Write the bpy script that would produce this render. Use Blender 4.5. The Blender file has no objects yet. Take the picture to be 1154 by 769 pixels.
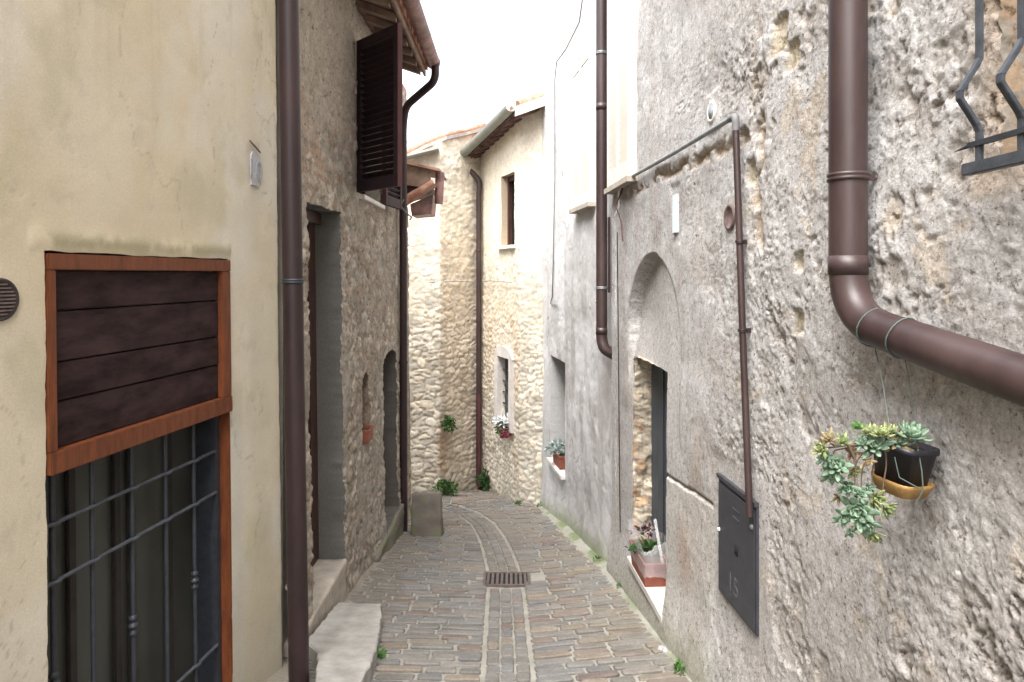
import bpy, bmesh, math, random
import numpy as np
from mathutils import Vector, Matrix

S = bpy.context.scene
C = S.collection
R = math.radians
rnd = random.Random(7)

# ------------------------------------------------------------------ camera, sky, sun, exposure
F, CX, HY = 750.0, 577.0, 310.0          # focal length in photo pixels, principal column, horizon row
cam = bpy.data.cameras.new('camera')
cam.sensor_width = 36.0
cam.lens = F / 1154 * 36
cam.shift_y = -(384.5 - HY) / 1154
cam.clip_start = 0.05
cam.clip_end = 500
co = bpy.data.objects.new('camera', cam)
co.rotation_euler = (R(90), 0, 0)
C.objects.link(co)
S.camera = co

SUN_EL, SUN_AZ = 62.0, 205.0             # azimuth clockwise from +Y
w = bpy.data.worlds.new('World')
S.world = w
w.use_nodes = True
nt = w.node_tree
bg = nt.nodes['Background']
sky = nt.nodes.new('ShaderNodeTexSky')
sky.sky_type = 'NISHITA'
sky.sun_disc = False
sky.sun_elevation = R(SUN_EL)
sky.sun_rotation = R(SUN_AZ)
sky.air_density = 1.0
sky.dust_density = 6.0
hs = nt.nodes.new('ShaderNodeHueSaturation')
hs.inputs['Saturation'].default_value = 0.30
nt.links.new(sky.outputs[0], hs.inputs['Color'])
nt.links.new(hs.outputs[0], bg.inputs['Color'])
bg.inputs['Strength'].default_value = 0.15
sun = bpy.data.lights.new('sun', 'SUN')
sun.energy = 1.0
sun.angle = R(60)
sun.color = (1.0, 0.975, 0.94)
so = bpy.data.objects.new('sun', sun)
C.objects.link(so)
sd = Vector((math.sin(R(SUN_AZ)) * math.cos(R(SUN_EL)), math.cos(R(SUN_AZ)) * math.cos(R(SUN_EL)), math.sin(R(SUN_EL))))
so.rotation_euler = sd.to_track_quat('Z', 'Y').to_euler()
S.view_settings.view_transform = 'Standard'
S.view_settings.look = 'None'
S.view_settings.gamma = 1
S.view_settings.exposure = 2.36
S.view_settings.use_curve_mapping = False
S.cycles.max_bounces = 8
S.cycles.diffuse_bounces = 5
S.cycles.use_denoising = True

# ------------------------------------------------------------------ numeric noise
def h2(ix, iy, seed):
    a = (ix.astype(np.int64) * 374761393 + iy.astype(np.int64) * 668265263 + seed * 974634777) & 0xffffffff
    a = ((a ^ (a >> 13)) * 1274126177) & 0xffffffff
    a = ((a ^ (a >> 16)) * 2246822519) & 0xffffffff
    a = a ^ (a >> 15)
    return (a & 0xffffff) / float(0xffffff)

def vn(x, y, seed=0):
    ix, iy = np.floor(x), np.floor(y)
    fx, fy = x - ix, y - iy
    fx = fx * fx * fx * (fx * (fx * 6 - 15) + 10); fy = fy * fy * fy * (fy * (fy * 6 - 15) + 10)
    a, b = h2(ix, iy, seed), h2(ix + 1, iy, seed)
    c, d = h2(ix, iy + 1, seed), h2(ix + 1, iy + 1, seed)
    return (a * (1 - fx) + b * fx) * (1 - fy) + (c * (1 - fx) + d * fx) * fy

def fbm(x, y, o=4, seed=0, g=0.5):
    s = 0; amp = 1; tot = 0
    for i in range(o):
        s = s + amp * vn(x, y, seed + i * 17); tot += amp; amp *= g
        x, y = x * 1.62 + y * 1.22 + 5.3, y * 1.62 - x * 1.22 + 1.7
    return s / tot          # 0..1 about .5

def worley(x, y, seed=0, jit=0.9):
    ix, iy = np.floor(x), np.floor(y)
    f1 = np.full(x.shape, 9.0); f2 = np.full(x.shape, 9.0); idv = np.zeros(x.shape)
    for dx in (-1, 0, 1):
        for dy in (-1, 0, 1):
            cx, cy = ix + dx, iy + dy
            px = cx + 0.5 + jit * (h2(cx, cy, seed) - 0.5)
            py = cy + 0.5 + jit * (h2(cx, cy, seed + 5) - 0.5)
            d = np.hypot(px - x, py - y)
            hid = h2(cx, cy, seed + 11)
            m = d < f1
            f2 = np.where(m, f1, np.minimum(f2, d))
            idv = np.where(m, hid, idv)
            f1 = np.where(m, d, f1)
    return f1, f2, idv

def sst(a, b, x):
    t = np.clip((x - a) / (b - a), 0, 1)
    return t * t * (3 - 2 * t)

def mixc(c, k, m):
    m = m[..., None]
    return c * (1 - m) + np.array(k) * m

# ------------------------------------------------------------------ materials
def new_mat(name):
    m = bpy.data.materials.new(name); m.use_nodes = True
    return m, m.node_tree, m.node_tree.nodes['Principled BSDF']

def noise_node(nt, scale, detail=5, rough=0.6, coord='Object', stretch=None):
    tc = nt.nodes.new('ShaderNodeTexCoord')
    n = nt.nodes.new('ShaderNodeTexNoise')
    n.inputs['Scale'].default_value = scale; n.inputs['Detail'].default_value = detail
    n.inputs['Roughness'].default_value = rough
    src = tc.outputs[coord]
    if stretch:
        mp = nt.nodes.new('ShaderNodeMapping'); mp.inputs['Scale'].default_value = stretch
        nt.links.new(src, mp.inputs[0]); src = mp.outputs[0]
    nt.links.new(src, n.inputs['Vector'])
    return n

def ramp(nt, fac, stops):
    r = nt.nodes.new('ShaderNodeValToRGB')
    e = r.color_ramp.elements
    while len(e) < len(stops): e.new(0.5)
    for i, (p, c) in enumerate(stops):
        e[i].position = p; e[i].color = (*c, 1) if len(c) == 3 else c
    nt.links.new(fac, r.inputs[0])
    return r

def mul(nt, a, b, fac=1.0, mode='MULTIPLY'):
    m = nt.nodes.new('ShaderNodeMix'); m.data_type = 'RGBA'; m.blend_type = mode
    m.inputs[0].default_value = fac
    nt.links.new(a, m.inputs[6]); nt.links.new(b, m.inputs[7])
    return m.outputs[2]

def surf_mat(name, fine=60, amp=0.25, bump=0.4, bdist=0.004, rough=0.92, mid=6, midamp=0.18, speck=0):
    """vertex attribute 'col' carries masonry zones; nodes add the grain and the relief"""
    m, nt, b = new_mat(name)
    at = nt.nodes.new('ShaderNodeAttribute'); at.attribute_name = 'col'
    n1 = noise_node(nt, fine, 6, 0.65); n2 = noise_node(nt, mid, 5, 0.6)
    r1 = ramp(nt, n1.outputs[0], [(0.3, (1 - amp,) * 3), (0.7, (1 + amp,) * 3)])
    r2 = ramp(nt, n2.outputs[0], [(0.3, (1 - midamp, 1 - midamp, 1 - midamp * 1.1)), (0.7, (1 + midamp,) * 3)])
    c = mul(nt, mul(nt, at.outputs[0], r1.outputs[0]), r2.outputs[0])
    if speck:
        n4 = noise_node(nt, speck, 7, 0.72)
        r4 = ramp(nt, n4.outputs[0], [(0.37, (0.42, 0.37, 0.33)), (0.43, (1, 1, 1))])
        c = mul(nt, c, r4.outputs[0])
        n5 = noise_node(nt, speck * .45, 7, 0.7)
        r5 = ramp(nt, n5.outputs[0], [(0.58, (1, 1, 1)), (0.68, (1.25, 1.24, 1.22))])
        c = mul(nt, c, r5.outputs[0])
    nt.links.new(c, b.inputs['Base Color'])
    b.inputs['Roughness'].default_value = rough
    b.inputs['Specular IOR Level'].default_value = 0.2
    bp = nt.nodes.new('ShaderNodeBump'); bp.inputs['Strength'].default_value = bump; bp.inputs['Distance'].default_value = bdist
    n3 = noise_node(nt, fine * 1.3, 8, 0.7)
    nt.links.new(n3.outputs[0], bp.inputs['Height']); nt.links.new(bp.outputs[0], b.inputs['Normal'])
    return m

def mat(name, col, rough=0.6, metal=0.0, var=0.15, scale=12, bump=0.15, bdist=0.002, spec=0.4, stretch=None, col2=None, coat=0, lo=0.35, hi=0.65):
    m, nt, b = new_mat(name)
    n = noise_node(nt, scale, 6, 0.62, stretch=stretch)
    a = tuple(max(0, c * (1 - var)) for c in col)
    z = col2 if col2 else tuple(c * (1 + var) for c in col)
    r = ramp(nt, n.outputs[0], [(lo, a), (hi, z)])
    nt.links.new(r.outputs[0], b.inputs['Base Color'])
    b.inputs['Roughness'].default_value = rough
    b.inputs['Metallic'].default_value = metal
    b.inputs['Specular IOR Level'].default_value = spec
    if coat: b.inputs['Coat Weight'].default_value = coat; b.inputs['Coat Roughness'].default_value = 0.3
    if bump:
        bp = nt.nodes.new('ShaderNodeBump'); bp.inputs['Strength'].default_value = bump; bp.inputs['Distance'].default_value = bdist
        n2 = noise_node(nt, scale * 4, 6, 0.65, stretch=stretch)
        nt.links.new(n2.outputs[0], bp.inputs['Height']); nt.links.new(bp.outputs[0], b.inputs['Normal'])
    return m

M = {}
M['plaster'] = surf_mat('cream plaster', fine=150, amp=0.10, bump=0.45, bdist=0.0016, mid=5, midamp=0.05)
M['render'] = surf_mat('rough render', fine=95, amp=0.30, bump=1.0, bdist=0.008, mid=26, midamp=0.2, speck=42)
M['cement'] = surf_mat('grey render', fine=50, amp=0.12, bump=0.35, bdist=0.003, mid=3, midamp=0.1)
M['stone'] = surf_mat('rubble stone', fine=40, amp=0.22, bump=0.7, bdist=0.006, mid=9, midamp=0.15, speck=26)
M['stone_far'] = surf_mat('pale limestone rubble', fine=38, amp=0.16, bump=0.5, bdist=0.005, mid=11, midamp=0.13)
M['sett'] = surf_mat('paving setts', fine=70, amp=0.22, bump=0.5, bdist=0.003, rough=0.75, mid=8, midamp=0.15)
M['core'] = mat('plain masonry', (0.42, 0.38, 0.32), 0.9, var=0.2, scale=3)
M['pipe'] = mat('brown painted downpipe', (0.036, 0.019, 0.019), 0.46, 0.0, var=0.25, scale=6, bump=0.3, bdist=0.0015, col2=(0.066, 0.042, 0.040), spec=0.5, stretch=(1, 1, 0.25), lo=.4, hi=.8)
M['pipe_dark'] = mat('dark brown downpipe', (0.026, 0.014, 0.014), 0.5, var=0.25, scale=6, bump=0.05, stretch=(1, 1, 0.4))
M['copper'] = mat('weathered gutter metal', (0.20, 0.235, 0.20), 0.5, var=0.2, scale=8, col2=(0.25, 0.25, 0.22), spec=0.5)
M['gutter'] = mat('faded copper gutter', (0.16, 0.08, 0.07), 0.5, var=0.3, scale=7, col2=(0.30, 0.17, 0.15), spec=0.5)
M['frame'] = mat('orange brown varnished wood', (0.125, 0.036, 0.012), 0.5, var=0.3, scale=5, stretch=(8, 8, 1.5), spec=0.4)
M['board'] = mat('dark red brown boards', (0.019, 0.008, 0.008), 0.75, var=0.4, scale=5, stretch=(1, 1, 3), col2=(0.060, 0.034, 0.033), spec=0.2, hi=0.85)
M['iron'] = mat('blue grey wrought iron', (0.024, 0.028, 0.035), 0.5, 0.0, var=0.25, scale=30, bump=0.2, spec=0.5)
M['iron_lt'] = mat('worn blue grey iron bar', (0.044, 0.050, 0.060), 0.5, 0.0, var=0.3, scale=25, bump=0.3, spec=0.5)
M['shutter'] = mat('dark brown shutter paint', (0.022, 0.011, 0.014), 0.6, var=0.3, scale=9, stretch=(1, 1, 0.3), spec=0.3)
M['shutter_red'] = mat('red brown shutter edge', (0.065, 0.026, 0.027), 0.6, var=0.3, scale=9, stretch=(1, 1, 0.3), spec=0.3)
M['door_wood'] = mat('brown door wood', (0.050, 0.022, 0.016), 0.55, var=0.35, scale=6, stretch=(6, 6, 0.8))
M['door_dark'] = mat('dark brown door frame', (0.022, 0.018, 0.016), 0.6, var=0.3, scale=8)
M['door_blue'] = mat('faded blue grey door', (0.052, 0.064, 0.078), 0.6, var=0.25, scale=6, stretch=(5, 5, 0.8))
M['cream_wood'] = mat('cream painted wood', (0.70, 0.665, 0.58), 0.6, var=0.05, scale=4)
M['tan_wood'] = mat('weathered rafters', (0.22, 0.15, 0.11), 0.8, var=0.3, scale=6)
M['soffit'] = mat('dark brown eaves boards', (0.10, 0.05, 0.045), 0.8, var=0.35, scale=5, col2=(0.20, 0.12, 0.10))
M['tile'] = mat('terracotta tile', (0.34, 0.13, 0.08), 0.85, var=0.3, scale=9, col2=(0.42, 0.26, 0.19), bump=0.4, bdist=0.004)
M['terracotta'] = mat('terracotta plastic', (0.23, 0.07, 0.042), 0.6, var=0.15, scale=14, bump=0.05)
M['slab'] = mat('worn travertine step', (0.29, 0.275, 0.25), 0.8, var=0.18, scale=7, bump=0.5, bdist=0.006, col2=(0.36, 0.345, 0.32))
M['sill_tan'] = mat('worn tan stone', (0.36, 0.32, 0.27), 0.85, var=0.2, scale=8, bump=0.4, bdist=0.004)
M['marble'] = mat('pale marble sill', (0.56, 0.53, 0.50), 0.55, var=0.12, scale=5, bump=0.1)
M['concrete'] = mat('mossy concrete', (0.185, 0.16, 0.135), 0.95, var=0.15, scale=5, bump=0.7, bdist=0.008, col2=(0.13, 0.155, 0.075), lo=.48, hi=.62)
M['meter'] = mat('anthracite sheet steel', (0.040, 0.041, 0.048), 0.5, 0.0, var=0.15, scale=18, bump=0.08, spec=0.4)
M['black'] = mat('black hole', (0.006, 0.006, 0.007), 0.9, bump=0)
M['plastic_black'] = mat('black plastic', (0.012, 0.012, 0.016), 0.42, var=0.2, scale=10, bump=0.05, spec=0.4)
M['yellow'] = mat('ochre pot foot', (0.27, 0.155, 0.05), 0.6, var=0.2, scale=30, bump=0.2)
M['steel'] = mat('zinc conduit', (0.20, 0.215, 0.22), 0.4, 0.4, var=0.25, scale=14, bump=0.1)
M['white'] = mat('white plastic', (0.72, 0.72, 0.70), 0.5, var=0.04, scale=8, bump=0)
M['tag'] = mat('pale blue paper tag', (0.62, 0.72, 0.76), 0.6, var=0.04, scale=10, bump=0)
M['faded'] = mat('faded grey blue paint', (0.38, 0.38, 0.39), 0.8, var=0.12, scale=40, bump=0.1)
M['digit'] = mat('faint blue grey digits', (0.27, 0.29, 0.31), 0.8, var=0.15, scale=40, bump=0)
M['chalk'] = mat('chalky marks', (0.085, 0.088, 0.096), 0.8, var=0.2, scale=60, bump=0)
M['cable'] = mat('grey cable', (0.15, 0.15, 0.155), 0.6, bump=0)
M['string'] = mat('green grey string', (0.075, 0.10, 0.09), 0.8, bump=0)
M['vent'] = mat('rusty vent disc', (0.13, 0.09, 0.085), 0.7, var=0.3, scale=25)
M['vent_dark'] = mat('dark vent grille', (0.035, 0.028, 0.026), 0.6, var=0.3, scale=25)
M['soil'] = mat('potting soil', (0.045, 0.03, 0.02), 0.95, var=0.3, scale=40, bump=0.5)
M['grate'] = mat('cast iron grate', (0.10, 0.08, 0.072), 0.6, 0.0, var=0.3, scale=20, bump=0.3)
M['leaf'] = mat('green leaves', (0.030, 0.085, 0.018), 0.55, var=0.5, scale=9, col2=(0.075, 0.16, 0.035), bump=0)
M['leaf_dark'] = mat('deep green leaves', (0.018, 0.055, 0.014), 0.55, var=0.5, scale=12, col2=(0.05, 0.12, 0.03), bump=0)
M['succ'] = mat('blue green succulent', (0.085, 0.145, 0.085), 0.6, var=0.3, scale=40, col2=(0.20, 0.29, 0.20), bump=0)
M['succ2'] = mat('yellow green succulent', (0.10, 0.155, 0.05), 0.6, var=0.3, scale=40, col2=(0.27, 0.29, 0.13), bump=0)
M['succ3'] = mat('reddish succulent', (0.27, 0.15, 0.10), 0.6, var=0.3, scale=40, col2=(0.24, 0.22, 0.11), bump=0)
M['stem'] = mat('brown stem', (0.11, 0.075, 0.05), 0.8, bump=0)
M['pink'] = mat('pink red petals', (0.34, 0.07, 0.11), 0.6, var=0.3, scale=20, bump=0)
M['petal_white'] = mat('white petals', (0.58, 0.60, 0.62), 0.6, var=0.05, scale=20, bump=0)
M['grey_green'] = mat('dusty grey green leaves', (0.20, 0.27, 0.24), 0.7, var=0.3, scale=20, col2=(0.45, 0.52, 0.5), bump=0)

m, nt, b = new_mat('dark window glass')
b.inputs['Base Color'].default_value = (0.016, 0.017, 0.017, 1); b.inputs['Roughness'].default_value = 0.12
M['glass'] = m
n = noise_node(nt, 3, 3); r_ = ramp(nt, n.outputs[0], [(0.35, (0.008, 0.009, 0.009)), (0.7, (0.022, 0.022, 0.02))]); nt.links.new(r_.outputs[0], b.inputs['Base Color'])
m, nt, b = new_mat('dusty door glass')
n = noise_node(nt, 2.2, 4, stretch=(1, 1, 0.5)); r_ = ramp(nt, n.outputs[0], [(0.35, (0.030, 0.032, 0.028)), (0.7, (0.062, 0.064, 0.054))]); nt.links.new(r_.outputs[0], b.inputs['Base Color'])
b.inputs['Roughness'].default_value = 0.35
M['glass_dusty'] = m
m, nt, b = new_mat('clear plastic film')
n = noise_node(nt, 30, 4); r_ = ramp(nt, n.outputs[0], [(0.35, (0.75, 0.68, 0.70)), (0.7, (0.85, 0.86, 0.88))]); nt.links.new(r_.outputs[0], b.inputs['Base Color'])
b.inputs['Roughness'].default_value = 0.25; b.inputs['Alpha'].default_value = 0.28
M['film'] = m

# ------------------------------------------------------------------ object helpers
def tag(o, label=None, cat=None, group=None, kind=None):
    if label: o['label'] = label
    if cat: o['category'] = cat
    if group: o['group'] = group
    if kind: o['kind'] = kind
    return o

def empty(name, loc, label, cat, group=None):
    o = bpy.data.objects.new(name, None); C.objects.link(o)
    o.empty_display_size = 0.2
    o.location = loc
    bpy.context.view_layer.update()
    return tag(o, label, cat, group)

def link(name, me, parent=None, mats=()):
    o = bpy.data.objects.new(name, me); C.objects.link(o)
    for m_ in mats: me.materials.append(m_)
    if parent:
        o.parent = parent
        # meshes are written in world coordinates: keep them where they are
        if parent.type == 'EMPTY': o.matrix_parent_inverse = Matrix.Translation(-parent.location)
    return o

class MB:
    def __init__(s): s.v = []; s.f = []; s.sm = []; s.mi = []; s.cur = 0; s.smooth = False
    def add(s, vs, fs, smooth=None):
        k = len(s.v); s.v += [tuple(v) for v in vs]
        for f in fs: s.f.append([i + k for i in f]); s.sm.append(s.smooth if smooth is None else smooth); s.mi.append(s.cur)
    def hexa(s, p):   # 8 points: bottom 0-3 ccw, top 4-7
        s.add(p, [(0, 3, 2, 1), (4, 5, 6, 7), (0, 1, 5, 4), (1, 2, 6, 5), (2, 3, 7, 6), (3, 0, 4, 7)])
    def box(s, a, b):
        x0, y0, z0 = a; x1, y1, z1 = b
        s.hexa([(x0, y0, z0), (x1, y0, z0), (x1, y1, z0), (x0, y1, z0), (x0, y0, z1), (x1, y0, z1), (x1, y1, z1), (x0, y1, z1)])
    def obox(s, c, ax, ay, az):   # centre + three half-axis vectors
        c, ax, ay, az = map(Vector, (c, ax, ay, az))
        s.hexa([c - ax - ay - az, c + ax - ay - az, c + ax + ay - az, c - ax + ay - az, c - ax - ay + az, c + ax - ay + az, c + ax + ay + az, c - ax + ay + az])
    def bar(s, a, b, wx, wy, up=(0, 0, 1)):
        a, b = Vector(a), Vector(b); t = (b - a); L = t.length; t.normalize()
        u = Vector(up)
        if abs(t.dot(u)) > 0.95: u = Vector((0, 1, 0))
        sx = t.cross(u).normalized(); sy = sx.cross(t).normalized()
        s.obox((a + b) / 2, sx * wx / 2, sy * wy / 2, t * L / 2)
    def tube(s, pts, r, n=12, caps=True, arc=None, ref=None):
        pts = [Vector(p) for p in pts]; k = len(s.v)
        rs = r if isinstance(r, (list, tuple)) else [r] * len(pts)
        t0 = (pts[1] - pts[0]).normalized()
        u = Vector(ref) if ref else (Vector((0, 0, 1)) if abs(t0.z) < 0.9 else Vector((1, 0, 0)))
        u = (u - t0 * u.dot(t0)).normalized()
        a0, a1 = arc if arc else (0, 2 * math.pi)
        full = arc is None
        cnt = n if full else n + 1
        vs = []
        for i, p in enumerate(pts):
            if i == 0: t = t0
            elif i == len(pts) - 1: t = (pts[i] - pts[i - 1]).normalized()
            else: t = ((pts[i] - pts[i - 1]).normalized() + (pts[i + 1] - pts[i]).normalized()).normalized()
            u = (u - t * u.dot(t)).normalized(); v = t.cross(u)
            for j in range(cnt):
                a = a0 + (a1 - a0) * j / n
                vs.append(p + (u * math.cos(a) + v * math.sin(a)) * rs[i])
        fs = []
        for i in range(len(pts) - 1):
            for j in range(n):
                jj = (j + 1) % cnt if full else j + 1
                fs.append((i * cnt + j, i * cnt + jj, (i + 1) * cnt + jj, (i + 1) * cnt + j))
        s.add(vs, fs, True)
        if caps and full:
            k2 = len(s.v)
            s.add(vs[:cnt], [tuple(range(cnt - 1, -1, -1))], False); s.add(vs[-cnt:], [tuple(range(cnt))], False)
    def lathe(s, c, prof, n=20, axis=(0, 0, 1)):
        c = Vector(c); ax = Vector(axis).normalized()
        u = ax.orthogonal().normalized(); v = ax.cross(u)
        vs = []; fs = []
        for r, z in prof:
            for j in range(n):
                a = 2 * math.pi * j / n
                vs.append(c + ax * z + (u * math.cos(a) + v * math.sin(a)) * r)
        for i in range(len(prof) - 1):
            for j in range(n):
                fs.append((i * n + j, i * n + (j + 1) % n, (i + 1) * n + (j + 1) % n, (i + 1) * n + j))
        s.add(vs, fs, True)
    def prism(s, plan, z0, z1):
        n = len(plan)
        vs = [(x, y, z0) for x, y in plan] + [(x, y, z1) for x, y in plan]
        fs = [tuple(range(n - 1, -1, -1)), tuple(range(n, 2 * n))] + [(i, (i + 1) % n, n + (i + 1) % n, n + i) for i in range(n)]
        s.add(vs, fs)
    def build(s, name, mats, parent=None, bevel=0, attr=None):
        if not isinstance(mats, (list, tuple)): mats = [mats]
        me = bpy.data.meshes.new(name); me.from_pydata(s.v, [], s.f); me.update()
        me.polygons.foreach_set('use_smooth', s.sm); me.polygons.foreach_set('material_index', s.mi)
        if bevel:
            bm = bmesh.new(); bm.from_mesh(me)
            bmesh.ops.bevel(bm, geom=[e for e in bm.edges if len(e.link_faces) == 2 and e.calc_face_angle(0) > 0.6], offset=bevel, segments=2, affect='EDGES', clamp_overlap=True)
            bm.to_mesh(me); bm.free()
        return link(name, me, parent, mats)

def fillet(pts, rad, n=6):
    pts = [Vector(p) for p in pts]; out = [pts[0]]
    for i in range(1, len(pts) - 1):
        a, b, c = pts[i - 1], pts[i], pts[i + 1]
        d1, d2 = (a - b), (c - b)
        r = min(rad, d1.length * 0.45, d2.length * 0.45)
        p, q = b + d1.normalized() * r, b + d2.normalized() * r
        for k in range(n + 1):
            t = k / n; out.append(p * (1 - t) ** 2 + b * 2 * t * (1 - t) + q * t * t)
    out.append(pts[-1]); return out

def at(px, py, d):                        # world point seen at a photo pixel, at depth d
    return Vector(((px - CX) / F * d, d, (HY - py) / F * d))

def zy(py, d): return (HY - py) / F * d

def weather(o, cuts=8, amp=.012, sc=6.0, seed=1, soft=2):
    """wear a sharp-edged block: subdivide, round the arrises, push the faces about"""
    bm = bmesh.new(); bm.from_mesh(o.data)
    bmesh.ops.subdivide_edges(bm, edges=bm.edges[:], cuts=cuts, use_grid_fill=True)
    for _ in range(soft): bmesh.ops.smooth_vert(bm, verts=bm.verts[:], factor=.5, use_axis_x=True, use_axis_y=True, use_axis_z=True)
    bm.normal_update()
    from mathutils import noise as mn
    for v in bm.verts:
        d_ = mn.fractal(v.co * sc + Vector((seed, 0, 0)), 1.0, 2.0, 5) * amp
        v.co += v.normal * d_
    for f in bm.faces: f.smooth = True
    bm.to_mesh(o.data); bm.free()

class Path:
    def __init__(s, pts, side):
        s.p = np.array(pts, float); s.side = side
        seg = np.hypot(*(s.p[1:] - s.p[:-1]).T); s.cu = np.concatenate([[0], np.cumsum(seg)])
        t = (s.p[1:] - s.p[:-1]) / seg[:, None]
        s.n = np.stack([t[:, 1], -t[:, 0]], 1) * (1 if side == 'L' else -1); s.t = t
    def pos(s, u):
        return np.stack([np.interp(u, s.cu, s.p[:, 0]), np.interp(u, s.cu, s.p[:, 1])], -1)
    def nor(s, u, w=0.02):
        u = np.asarray(u, float); k = np.clip(np.searchsorted(s.cu, u, 'right') - 1, 0, len(s.n) - 1)
        n = s.n[k].copy()
        for i in range(1, len(s.cu) - 1):
            m = np.abs(u - s.cu[i]) < w
            if m.any():
                t = ((u[m] - s.cu[i]) / w * 0.5 + 0.5)[:, None]
                n[m] = s.n[i - 1] * (1 - t) + s.n[i] * t
        return n / np.linalg.norm(n, axis=-1, keepdims=True)
    def hit(s, px):                       # u where the viewing ray of a photo column meets the wall
        q = (px - CX) / F
        for i in range(len(s.n)):
            (x0, y0), (x1, y1) = s.p[i], s.p[i + 1]
            a, b = x0 - q * y0, x1 - q * y1
            if a * b <= 0 and (y0 > 0 or y1 > 0):
                t = a / (a - b); return s.cu[i] + t * (s.cu[i + 1] - s.cu[i]), y0 + t * (y1 - y0)
        return None
    def ud(s, d):                          # u at depth d (first crossing)
        for i in range(len(s.n)):
            y0, y1 = s.p[i][1], s.p[i + 1][1]
            if (y0 - d) * (y1 - d) <= 0 and y0 != y1:
                t = (d - y0) / (y1 - y0); return s.cu[i] + t * (s.cu[i + 1] - s.cu[i])
    def P(s, u, z, out=0.0, lean=0.0):
        p = s.pos(np.array([u]))[0]; k = min(max(int(np.searchsorted(s.cu, u, 'right')) - 1, 0), len(s.n) - 1); n = s.n[k]
        o = out - z * lean
        return Vector((p[0] + n[0] * o, p[1] + n[1] * o, z))

def spacing(segs):
    """segs: (end, step) list starting with the start value"""
    out = [segs[0]]
    for e, st in segs[1:]:
        n = max(1, int(round((e - out[-1]) / st)))
        out += list(np.linspace(out[-1], e, n + 1)[1:])
    return np.array(out)

def snap(arr, vals):
    arr = arr.copy()
    for v in vals:
        i = int(np.argmin(np.abs(arr - v))); arr[i] = v
    return arr

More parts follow.
